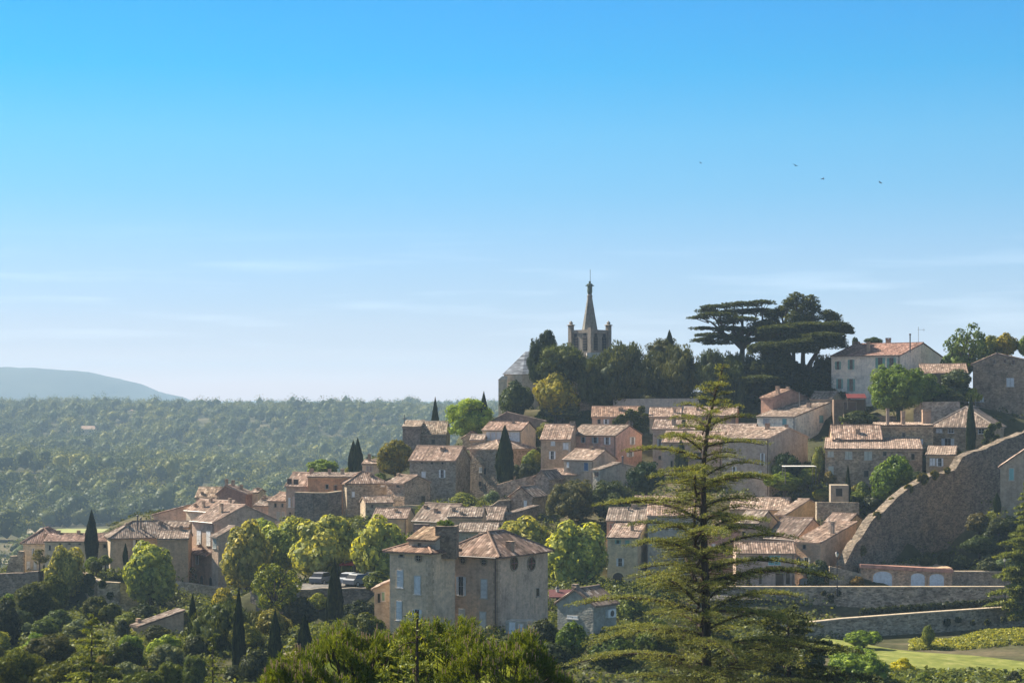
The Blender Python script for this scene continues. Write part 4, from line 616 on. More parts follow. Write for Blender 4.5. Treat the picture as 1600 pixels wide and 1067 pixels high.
# ---------------- church ----------------
def church():
    r = bpy.data.objects.new('church', None); S.collection.objects.link(r); D = 362; c0 = P(921.5, 628, D); r.location = (c0.x, c0.y, c0.z)
    tag(r, 'grey stone church with needle spire carrying a statue, on the hilltop among pines', 'church'); mp_ = D/F
    Z = lambda y: (HY-y)*mp_; sc = (.27, .26, .25); h = 30.5*mp_/1.414; c45, s45 = math.cos(R(45)), math.sin(R(45))
    rot = lambda x, y: (x*c45-y*s45, x*s45+y*c45)
    def rbox(mb, x0, y0, z0, x1, y1, z1):
        q = [rot(x0, y0), rot(x1, y0), rot(x1, y1), rot(x0, y1)]; mb.hexa([(*p, z0) for p in q]+[(*p, z1) for p in q])
    t = MB(); rbox(t, -h, -h, -8, h, h, Z(521)); link('tower', t.mesh('tower', M['plaster']), r, sc)
    t = MB(); rbox(t, -h-.15, -h-.15, Z(521)+.003, h+.15, h+.15, Z(516)); link('parapet', t.mesh('parapet', M['plaster']), r, sc)
    for i, (sx_, sy_) in enumerate(((1, -1), (-1, 1))):
        t = MB(); x, y = sx_*h*.96, sy_*h*.96; w = .4; rbox(t, x-w, y-w, -8, x+w, y+w, Z(509)); q = rot(x, y)
        t.lathe([(.8, Z(509)+.01), (.8, Z(508)), (.4, Z(507)), (.25, Z(505.5)), (.42, Z(504.6)), (.25, Z(503.2)), (.05, Z(501.5))], (*q, 0), 8); link('pinnacle', t.mesh('pinnacle', M['plaster']), r, sc)
    t = MB(); rbox(t, -h-.4, -h-.4, -8, -h+.4, -h+.4, Z(513)); link('buttress', t.mesh('buttress', M['plaster']), r, sc)
    t = MB(); t.lathe([(1.62, Z(519)), (1.45, Z(514)), (1.0, Z(492)), (.48, Z(466)), (.5, Z(464)), (.52, Z(462)), (.36, Z(460)), (.4, Z(459))], (0, 0, 0), 8); link('spire', t.mesh('spire', M['plaster']), r, (.23, .24, .24))
    t = MB(); t.lathe([(.42, Z(459)+.01), (.5, Z(455)), (.46, Z(450)), (.5, Z(446)), (.42, Z(443.5)), (.16, Z(442.6)), (.22, Z(441.3)), (.2, Z(440)), (.05, Z(439))], (0, 0, 0), 10)
    for s_ in (-1, 1): t.tube([(s_*.4, 0, Z(444.5)), (s_*.72, -.2, Z(446.5)), (s_*.3, -.45, Z(447.5))], [.14, .12, .09], 6)
    link('statue', t.mesh('statue', M['plaster']), r, (.12, .17, .15)); t = MB(); t.tube([(.1, .5, Z(462)), (.1, .5, Z(421))], .05, 5); link('lightning_rod', t.mesh('lightning_rod', M['metal']), r, (.1, .1, .1))
    for f in (0, 1):      # two louvred belfry openings on each visible face
        for u in (-.45, .45):
            t = MB(); w = .55; z0, z1 = Z(548), Z(527); P_ = lambda a, o_: rot(a, -h-o_) if f == 0 else rot(-h-o_, a)
            a0, a1 = u*h-w, u*h+w; q = [P_(a0, .05), P_(a1, .05), P_(a1, -.1), P_(a0, -.1)]; t.hexa([(*p, z0) for p in q]+[(*p, z1) for p in q])
            q = [P_(a0+.2, .048), P_(a1-.2, .048), P_(a1-.2, -.1), P_(a0+.2, -.1)]; t.hexa([(*p, z1) for p in q]+[(*p, z1+.6) for p in q]); wd = link('belfry_opening', t.mesh('belfry_opening', M['paint']), r, (.035, .035, .04))
            for n_ in range(5): k = MB(); zz = z0+.3+n_*.5; q = [P_(a0+.05, .12), P_(a1-.05, .12), P_(a1-.05, .05), P_(a0+.05, .05)]; k.hexa([(*p, zz) for p in q]+[(*p, zz+.12) for p in q]); link('louvre', k.mesh('louvre', M['paint']), wd, (.12, .11, .1))
    # nave with half round apse at its left end
    L0 = (787-921.5)*mp_; n = MB(); y0, y1 = -3.2, 6.8; e = Z(584); n.box(L0+3.5, y0, -8, (905-921.5)*mp_, y1, e); link('nave_wall', n.mesh('nave_wall', M['plaster']), r, (.48, .44, .40))
    a = MB(); cx, cyy = L0+3.5, (y0+y1)/2; rr = (y1-y0)/2; ring = [(cx-abs(math.sin(math.pi*k/3))*4.0*(1 if k else 0), cyy+rr*math.cos(math.pi*k/3)) for k in range(4)]
    for k in range(3): p, q = ring[k], ring[k+1]; a.face([(*p, -8), (*q, -8), (*q, e), (*p, e)])
    link('apse_wall', a.mesh('apse_wall', M['plaster']), r, (.5, .46, .41))
    rf = MB(); top = (cx+.6, cyy, Z(549)); rg = [(cx+(x-cx)*1.08, cyy+(y-cyy)*1.06) for x, y in ring]
    for k in range(3): rf.face([(*rg[k], e-.1), (*rg[k+1], e-.1), top])
    xe = (905-921.5)*mp_; rf.face([(cx, rg[3][1], e-.1), (xe, rg[3][1], e-.1), (xe, cyy, top[2]), top]); rf.face([(xe, rg[0][1], e-.1), (cx, rg[0][1], e-.1), top, (xe, cyy, top[2])])
    link('roof', rf.mesh('roof', M['slate']), r)
    b = MB(); x0 = (779-921.5)*mp_; b.box(x0, y0-1.2, -8, x0+1.6, y0+.6, Z(594)); b.hexa([(x0-.1, y0-1.3, Z(594)+.003), (x0+1.7, y0-1.3, Z(594)+.003), (x0+1.7, y0+.7, Z(594)+.003), (x0-.1, y0+.7, Z(594)+.003), (x0+.7, y0-.9, Z(588)), (x0+1.6, y0-.9, Z(588)), (x0+1.6, y0+.6, Z(588)), (x0+.7, y0+.6, Z(588))])
    link('buttress', b.mesh('buttress', M['plaster']), r, (.6, .58, .54))
    s = MB(); x0 = (914-921.5)*mp_; s.box(x0, -9, -8, x0+3, -7, Z(553)); link('stair_turret', s.mesh('stair_turret', M['plaster']), r, (.62, .62, .62))
church()

# ---------------- vegetation ----------------
def unit(v): return v/np.maximum(np.linalg.norm(v, axis=1, keepdims=True), 1e-9)
def rdir(n): return unit(rs.normal(size=(n, 3)))
def quads(C, Nn, size, aspect=.6, dirs=None):
    n = len(C); Nn = unit(Nn); t = rdir(n) if dirs is None else dirs
    a = unit(t-(t*Nn).sum(1, keepdims=True)*Nn) if dirs is None else unit(dirs); b = unit(np.cross(Nn, a)); s = np.asarray(size).reshape(-1, 1)*np.ones((n, 1))
    V = np.stack([C-a*s, C+b*s*aspect+Nn*s*.15, C+a*s, C-b*s*aspect+Nn*s*.15], 1).reshape(-1, 3); return V, np.arange(4*n).reshape(n, 4)
def ico(sub=2):
    bm = bpy.data.meshes.new('t'); import bmesh; b = bmesh.new(); bmesh.ops.create_icosphere(b, subdivisions=sub, radius=1); b.verts.ensure_lookup_table()
    V = np.array([v.co[:] for v in b.verts]); T = np.array([[v.index for v in f.verts] for f in b.faces]); b.free(); bpy.data.meshes.remove(bm); return V, T
ICO1 = ico(1); ICO2 = ico(2)
class Veg:
    def __init__(s): s.V = []; s.Q = []; s.n = 0
    def add(s, V, Q): s.V.append(V); s.Q.append(Q+s.n); s.n += len(V)
    def core(s, C, r):
        V0, T = ICO1
        for c, rr in zip(C, r):
            V = c+V0*rr*(1+(rs.rand(len(V0), 1)-.5)*.3); s.add(V, np.concatenate([T, T[:, 2:]], 1))
    def mesh(s, name, m):   # triangles are stored as quads with a repeated corner: split them
        V = np.concatenate(s.V); Q = np.concatenate(s.Q); tri = Q[:, 2] == Q[:, 3]
        me = bpy.data.meshes.new(name); me.vertices.add(len(V)); me.vertices.foreach_set('co', V.astype(np.float32).ravel())
        lt = np.where(tri, 3, 4); mask = np.ones(Q.shape, bool); mask[tri, 3] = False; lv = Q[mask]
        me.loops.add(len(lv)); me.loops.foreach_set('vertex_index', lv.astype(np.int32)); me.polygons.add(len(Q)); me.polygons.foreach_set('loop_start', np.concatenate([[0], np.cumsum(lt)[:-1]]).astype(np.int32))
        me.update(calc_edges=True); me.materials.append(M[m]); return me
def crown(kind, k):
    g = Veg()
    cfg = dict(plane=(46, .62, (.22, .38), 7000, .066, .85, 'leaf'), broad=(34, .6, (.22, .40), 6500, .058, .8, 'leaf'), open=(30, .66, (.15, .26), 3600, .042, 0, 'leaf'),
               pine=(60, .62, (.17, .30), 8000, .042, .75, 'needle'), bush=(26, .55, (.28, .42), 3500, .065, .8, 'leaf'), fine=(90, .66, (.15, .26), 15000, .028, .8, 'leaf'))[kind]
    nl, cr_, (r0, r1), nq, sz, core, m = cfg
    d = rdir(nl); rad = cr_*(.75+.35*rs.rand(nl, 1)); C = d*rad*(.82+.33*rs.rand(nl, 1)); C[:, 2] *= .95
    if kind in ('plane', 'broad', 'fine'): C[:, 2] = np.where(C[:, 2] < -.45, C[:, 2]*.8, C[:, 2])
    if kind == 'open': C[:, 2] = C[:, 2]*.9+.05
    r = r0+(r1-r0)*rs.rand(nl); C = np.concatenate([C, rdir(8)*.3]); r = np.concatenate([r, np.full(8, .38)]) if kind != 'open' else np.concatenate([r, np.full(8, .2)])
    w = r**2; idx = rs.choice(len(C), nq, p=w/w.sum()); NC = 26; cdir = rdir(len(C)*NC).reshape(len(C), NC, 3); dd = unit(cdir[idx, rs.randint(0, NC, nq)]+rs.normal(size=(nq, 3))*.16); cd = unit(C[idx]+1e-6)
    flip = (dd*cd).sum(1) < -.25; dd[flip] = -dd[flip]
    pos = C[idx]+dd*r[idx, None]*(.82+.26*rs.rand(nq, 1)); nn = dd*1.25+rdir(nq)*.6
    if kind == 'pine':
        di = unit(dd*.6+np.array([0, 0, 1.0])*.7+rdir(nq)*.5); V, Q = quads(pos, nn, sz*(.7+.7*rs.rand(nq)), .32, di)
    else: V, Q = quads(pos, nn, sz*(.6+.8*rs.rand(nq)), .62)
    g.add(V, Q)
    if core: g.core(C, r*core*.92); g.core([np.zeros(3)], [.55])
    return g.mesh(kind+'_crown', m)
def cypress_mesh():
    g = Veg(); n = 7000; t = rs.rand(n)**.9; ph = rs.rand(n)*2*math.pi
    prof = lambda t: np.where(t < .3, .72+.28*(t/.3), np.clip(1-(np.clip(t-.3, 0, 1)/.7)**1.7, 0, 1)*.98+.02)
    ln = .1*np.sin(ph*5+t*9)+.07*np.sin(ph*9-t*23); r = prof(t)*(.88+ln+.16*rs.rand(n)); Pp = np.stack([r*np.cos(ph), r*np.sin(ph), t*2-1], 1)
    nn = np.stack([np.cos(ph), np.sin(ph), .15+0*ph], 1)+rdir(n)*.35; di = unit(np.stack([np.cos(ph)*.12, np.sin(ph)*.12, 1+0*ph], 1)+rdir(n)*.12)
    V, Q = quads(Pp, nn, .0, 1, di); s = (.05+.05*rs.rand(n))[:, None]; b = unit(np.cross(unit(nn), di)); V = np.stack([Pp-di*s*.8, Pp+b*.10, Pp+di*s*1.1, Pp-b*.10], 1).reshape(-1, 3); g.add(V, Q)
    V0, T = ICO2; c = V0.copy(); tt = (c[:, 2]+1)/2; q = prof(tt)*.86; a = np.arctan2(c[:, 1], c[:, 0]); ring = np.hypot(c[:, 0], c[:, 1]); k = np.where(ring > .05, 1, 0); c = np.stack([np.cos(a)*q*k, np.sin(a)*q*k, c[:, 2]*.97], 1); g.add(c, np.concatenate([T, T[:, 2:]], 1))
    return g.mesh('cypress_crown', 'needle')
CR = {k: [crown(k, i) for i in range(n)] for k, n in (('plane', 3), ('broad', 4), ('open', 3), ('pine', 3), ('bush', 3), ('fine', 2))}
CR['cypress'] = [cypress_mesh() for _ in range(3)]
def trunk_mesh():
    m = MB(); m.tube([(0, 0, -.06), (.05, 0, .3), (0, .03, .62), (.02, 0, 1.0)], [1, .8, .6, .3], 7)
    return m.mesh('trunk', M['bark'])
def limb_mesh():
    m = MB()
    for k in range(11):
        a = k*2.4+random.random(); e = .15+.75*random.random(); r = .8; q = Vector((math.cos(a)*r*(1-e*.6), math.sin(a)*r*(1-e*.6), e*.9-.15)); s = Vector((0, 0, -.75+.25*random.random())); md = s.lerp(q, .5)+Vector((0, 0, -.08))
        m.tube([s, md, q], [.035, .022, .007], 5)
        for j in range(3): w = md.lerp(q, .3+.25*j); m.tube([w, w+Vector((random.uniform(-.3, .3), random.uniform(-.3, .3), .22))], [.012, .004], 4)
    return m.mesh('limbs', M['bark'])
LM = [limb_mesh() for _ in range(3)]
TR = [trunk_mesh() for _ in range(3)]
ti = [0]
KN = dict(plane='plane_tree', broad='broadleaf_tree', open='open_crowned_tree', pine='pine_tree', bush='shrub', cypress='cypress_tree', fine='leafy_tree')
def tree(kind, cx, yt, yb, w, D, col, label, group=None, name=None, cat=None, depth=None, vy=None):
    i = ti[0]; ti[0] += 1
    if kind == 'plane' and D < 256: w *= 1.1; yb += 14
    if kind not in ('plane', 'open') and group != 'hilltop trees':      # stand it on the slope: slide along the line of sight a little
        best = None
        for dd in np.arange(-14, 14.1, 1.0):
            b_ = P(cx, yb, D+dd); e_ = abs(gz(b_.x, b_.y)-b_.z+.15)
            if e_ > .35: e_ = e_*4+abs(dd)*.4
            else: e_ = abs(dd)*.1
            if best is None or e_ < best[0]: best = (e_, dd)
        D = D+best[1]*(1 if kind == 'bush' else .6)
    c = P(cx, (yt+yb)/2, D); rw = w/2/F*D; rh = (yb-yt)/2/F*D; z0 = gz(c.x, c.y)
    r = bpy.data.objects.new(name or KN[kind], None); S.collection.objects.link(r); base = min(z0, c.z-rh*.9); r.location = (c.x, c.y, base); r.rotation_euler = (0, 0, random.random()*6.28)
    tag(r, label, cat or {'bush': 'shrub', 'cypress': 'cypress'}.get(kind, 'tree'), group)
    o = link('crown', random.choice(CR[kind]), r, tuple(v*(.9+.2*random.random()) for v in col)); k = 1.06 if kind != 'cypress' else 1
    o.scale = (rw*k, rw*k*(.9+.2*random.random()) if kind != 'cypress' else rw, rh*k); o.location = (0, 0, c.z-base)
    t = link('trunk', random.choice(TR), r); h = max(.5, c.z-base+rh*.5); t.scale = (.05*rw+.08, .05*rw+.08, h)
    if kind in ('open', 'broad', 'plane', 'pine'): lb = link('limbs', random.choice(LM), r); lb.scale = (rw*.9, rw*.9, rh*.9); lb.location = (0, 0, c.z-base)
    if kind == 'cypress': t.scale = (min(.02*rw+.04, .1*rw), min(.02*rw+.04, .1*rw), max(.3, c.z-base-rh*.3))
    return r
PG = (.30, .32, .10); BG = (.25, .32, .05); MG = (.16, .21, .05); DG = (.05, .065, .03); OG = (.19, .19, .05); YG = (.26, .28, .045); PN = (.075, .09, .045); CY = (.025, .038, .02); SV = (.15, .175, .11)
g_ = 'plane trees lining the village square'
T_ = tree
T_('plane', 385, 812, 918, 78, 252, PG, 'leftmost big round plane tree of the square, beside the tall tower house', g_)
T_('plane', 416, 806, 870, 52, 262, PG, 'half hidden plane tree behind the leftmost pair', g_)
T_('plane', 440, 818, 898, 74, 257, PG, 'second round plane tree from the left of the square', g_)
T_('plane', 508, 802, 906, 112, 247, PG, 'widest plane tree of the row with bright rounded top', g_)
T_('plane', 462, 803, 860, 60, 259, PG, 'smaller plane crown between the second and widest plane trees', g_)
T_('plane', 598, 806, 914, 92, 241, PG, 'plane tree just left of the mansion roof', g_)
T_('plane', 815, 806, 880, 100, 252, PG, 'plane tree whose crown shows above the mansion ridge', g_)
T_('plane', 895, 813, 920, 110, 243, PG, 'big round plane tree right of the mansion', g_)
T_('plane', 235, 846, 952, 94, 258, PG, 'large round plane tree in front of the ribbed roof house', g_)
T_('plane', 101, 852, 945, 68, 262, PG, 'round plane tree left of the tall left cypress', g_)
g_ = 'cypresses of the village'
for a in ((680, 623, 700, 13, 350, 'thin cypress behind the skyline chapel'), (756, 614, 684, 15, 336, 'slim cypress against the big bright green tree'), (552, 690, 745, 16, 330, 'left half of the twin cypress above the orange house'), (559, 686, 745, 16, 329, 'right half of the twin cypress above the orange house'),
          (789, 667, 757, 27, 301, 'stout central cypress in front of the grey hipped stone house'), (143, 799, 876, 20, 284, 'tall dark cypress on the left terrace'), (1405, 575, 655, 10, 308, 'narrow cypress before the bright tree under the hilltop house'),
          (1517, 619, 712, 14, 287, 'tall narrow cypress in front of the broad ribbed roof'), (523, 875, 990, 25, 210, 'large dark cypress below the parked cars'), (430, 955, 1062, 22, 180, 'tall cypress in the shade left of the gravel path'), (476, 962, 1045, 25, 176, 'broad cypress beside the gravel path'),
          (373, 922, 1075, 20, 186, 'very thin tall cypress in the lower left wood'), (301, 930, 1010, 15, 192, 'small pointed cypress behind the garden hut'), (1325, 728, 782, 8, 276, 'pencil cypress on the terrace of the long stone house'), (1064, 688, 742, 20, 293, 'grey green cypress before the pinkish terrace house'),
          (196, 849, 882, 8, 266, 'tiny cypress at the ribbed roof house wall'), (808, 742, 768, 9, 297, 'small clipped cypress by the sloping garden wall'), (1157, 585, 645, 14, 330, 'dark cypress left of the raised gable block')):
    T_('cypress', *a[:5], CY if a[0] != 1064 else (.06, .075, .05), a[5], g_)
T_('fine', 842, 520, 612, 40, 352, (.035, .05, .028), 'thick dark oval tree left of the church spire', 'hilltop trees'); T_('fine', 856, 513, 556, 28, 353, (.035, .05, .028), 'rounded top of the thick dark tree by the church', 'hilltop trees'); T_('pine', 925, 548, 640, 60, 344, PN, 'pine hiding the foot of the church tower', 'hilltop trees'); T_('pine', 1142, 542, 640, 56, 345, PN, 'pine around the trunk of the flat topped cedar', 'hilltop trees'); T_('pine', 1170, 548, 640, 60, 346, (.06, .075, .04), 'second pine around the trunk of the flat topped cedar', 'hilltop trees')
for a in (('pine', 880, 531, 606, 88, 346, PN, 'rounded pine in front of the church nave'), ('pine', 972, 524, 645, 98, 343, PN, 'big dark pine just right of the church tower'), ('pine', 1020, 538, 645, 60, 348, PN, 'darker pine between two larger hilltop pines'), ('pine', 1062, 526, 645, 78, 344, PN, 'tall pine left of the flat topped cedar'),
          ('pine', 1115, 535, 640, 62, 340, (.06, .075, .035), 'lighter pine under the flat topped cedar'), ('pine', 1040, 524, 570, 60, 360, PN, 'distant pine crown behind the hilltop pines'), ('pine', 1150, 560, 650, 60, 342, DG, 'dark tree under the right side of the flat topped cedar'), ('cypress', 1046, 516, 545, 10, 358, CY, 'tiny cypress tip above the hilltop pines')):
    T_(*a, 'hilltop trees')
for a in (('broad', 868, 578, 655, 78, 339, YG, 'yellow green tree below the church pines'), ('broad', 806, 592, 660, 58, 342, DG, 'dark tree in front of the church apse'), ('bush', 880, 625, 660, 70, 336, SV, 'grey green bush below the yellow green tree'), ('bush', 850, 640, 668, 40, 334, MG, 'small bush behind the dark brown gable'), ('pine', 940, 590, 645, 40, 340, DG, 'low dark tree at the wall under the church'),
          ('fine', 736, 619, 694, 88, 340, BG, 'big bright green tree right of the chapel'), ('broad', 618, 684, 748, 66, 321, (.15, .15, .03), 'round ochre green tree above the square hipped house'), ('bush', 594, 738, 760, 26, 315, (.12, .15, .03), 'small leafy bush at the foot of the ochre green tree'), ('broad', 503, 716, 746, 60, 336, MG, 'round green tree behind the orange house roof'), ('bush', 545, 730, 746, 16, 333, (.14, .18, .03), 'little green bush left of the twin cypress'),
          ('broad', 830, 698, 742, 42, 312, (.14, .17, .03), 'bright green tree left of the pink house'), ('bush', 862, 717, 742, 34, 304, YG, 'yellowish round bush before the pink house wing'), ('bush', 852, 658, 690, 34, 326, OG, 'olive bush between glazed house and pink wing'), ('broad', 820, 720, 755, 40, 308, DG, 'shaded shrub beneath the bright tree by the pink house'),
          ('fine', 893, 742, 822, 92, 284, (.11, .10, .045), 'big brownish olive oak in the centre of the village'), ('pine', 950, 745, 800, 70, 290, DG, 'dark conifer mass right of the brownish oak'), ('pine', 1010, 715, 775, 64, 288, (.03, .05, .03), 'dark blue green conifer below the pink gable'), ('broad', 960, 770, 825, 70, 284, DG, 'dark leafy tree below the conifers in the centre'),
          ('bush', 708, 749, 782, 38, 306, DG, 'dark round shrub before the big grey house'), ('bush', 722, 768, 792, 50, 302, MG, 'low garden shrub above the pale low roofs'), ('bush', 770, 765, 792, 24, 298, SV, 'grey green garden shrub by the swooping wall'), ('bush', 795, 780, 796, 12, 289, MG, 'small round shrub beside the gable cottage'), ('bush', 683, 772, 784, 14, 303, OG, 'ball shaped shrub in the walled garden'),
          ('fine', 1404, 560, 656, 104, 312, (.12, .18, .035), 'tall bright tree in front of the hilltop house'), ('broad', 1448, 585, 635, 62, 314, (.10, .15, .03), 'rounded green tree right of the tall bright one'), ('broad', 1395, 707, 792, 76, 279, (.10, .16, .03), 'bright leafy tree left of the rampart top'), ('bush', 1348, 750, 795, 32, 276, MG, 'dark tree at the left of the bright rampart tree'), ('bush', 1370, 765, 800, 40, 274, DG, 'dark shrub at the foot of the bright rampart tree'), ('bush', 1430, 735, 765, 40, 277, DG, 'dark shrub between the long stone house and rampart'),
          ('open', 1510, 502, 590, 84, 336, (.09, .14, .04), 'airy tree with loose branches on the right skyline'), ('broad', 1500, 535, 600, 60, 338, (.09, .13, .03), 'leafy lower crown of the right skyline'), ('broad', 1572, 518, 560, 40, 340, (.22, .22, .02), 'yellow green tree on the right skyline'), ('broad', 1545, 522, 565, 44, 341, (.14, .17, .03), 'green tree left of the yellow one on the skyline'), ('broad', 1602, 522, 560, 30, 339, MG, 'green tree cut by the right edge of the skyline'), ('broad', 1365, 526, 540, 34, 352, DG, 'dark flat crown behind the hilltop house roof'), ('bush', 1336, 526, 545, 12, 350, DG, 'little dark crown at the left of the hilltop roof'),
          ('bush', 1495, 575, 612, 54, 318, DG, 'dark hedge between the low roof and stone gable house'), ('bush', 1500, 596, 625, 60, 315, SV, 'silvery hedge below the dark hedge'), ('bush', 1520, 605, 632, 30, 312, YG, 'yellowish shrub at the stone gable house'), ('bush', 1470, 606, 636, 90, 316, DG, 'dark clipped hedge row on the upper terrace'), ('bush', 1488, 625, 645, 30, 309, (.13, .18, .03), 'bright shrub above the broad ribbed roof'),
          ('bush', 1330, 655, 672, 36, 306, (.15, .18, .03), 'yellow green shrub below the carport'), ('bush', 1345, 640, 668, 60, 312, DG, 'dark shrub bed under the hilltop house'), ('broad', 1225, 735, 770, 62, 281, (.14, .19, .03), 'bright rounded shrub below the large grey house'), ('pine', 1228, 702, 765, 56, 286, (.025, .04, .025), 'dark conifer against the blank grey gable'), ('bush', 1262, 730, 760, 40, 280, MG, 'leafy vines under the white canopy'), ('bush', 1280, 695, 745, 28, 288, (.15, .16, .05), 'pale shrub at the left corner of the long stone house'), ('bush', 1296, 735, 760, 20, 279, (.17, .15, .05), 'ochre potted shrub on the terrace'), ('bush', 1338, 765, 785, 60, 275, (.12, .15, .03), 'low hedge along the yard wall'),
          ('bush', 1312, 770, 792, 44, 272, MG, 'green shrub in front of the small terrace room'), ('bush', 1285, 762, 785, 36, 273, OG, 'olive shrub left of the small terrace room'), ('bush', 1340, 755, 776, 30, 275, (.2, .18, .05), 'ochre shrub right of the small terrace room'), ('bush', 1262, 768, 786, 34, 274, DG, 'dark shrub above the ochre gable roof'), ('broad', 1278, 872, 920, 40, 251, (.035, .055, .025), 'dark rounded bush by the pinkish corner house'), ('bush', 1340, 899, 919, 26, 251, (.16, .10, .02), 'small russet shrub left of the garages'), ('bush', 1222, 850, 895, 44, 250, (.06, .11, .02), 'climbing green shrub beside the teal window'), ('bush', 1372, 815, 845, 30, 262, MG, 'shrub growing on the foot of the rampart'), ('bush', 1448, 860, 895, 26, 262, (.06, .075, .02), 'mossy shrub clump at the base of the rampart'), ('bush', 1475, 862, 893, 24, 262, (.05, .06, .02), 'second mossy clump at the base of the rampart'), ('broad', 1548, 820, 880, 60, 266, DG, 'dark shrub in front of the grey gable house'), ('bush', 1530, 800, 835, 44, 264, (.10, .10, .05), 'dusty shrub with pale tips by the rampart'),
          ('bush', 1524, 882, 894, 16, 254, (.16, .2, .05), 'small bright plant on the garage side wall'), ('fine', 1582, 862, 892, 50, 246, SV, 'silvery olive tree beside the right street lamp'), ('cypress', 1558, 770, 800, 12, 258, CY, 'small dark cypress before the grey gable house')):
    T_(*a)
# right foreground garden
T_('broad', 1350, 982, 1012, 62, 206, (.14, .2, .03), 'small flat topped tree with bright leaves on the lawn', name='clipped_tree')
T_('fine', 1338, 1004, 1085, 110, 176, (.2, .25, .05), 'large pale green shrub left of the yellow broom')
T_('bush', 1411, 1026, 1060, 44, 178, (.40, .36, .01), 'round yellow flowering broom bush on the lawn')
T_('bush', 1445, 1048, 1075, 34, 172, (.12, .17, .02), 'low green cushion right of the yellow broom')
T_('bush', 1585, 1046, 1075, 26, 172, DG, 'dark ball shrub at the lower right corner')
T_('bush', 1450, 975, 1015, 24, 219, MG, 'shrub at the end of the lower wall')
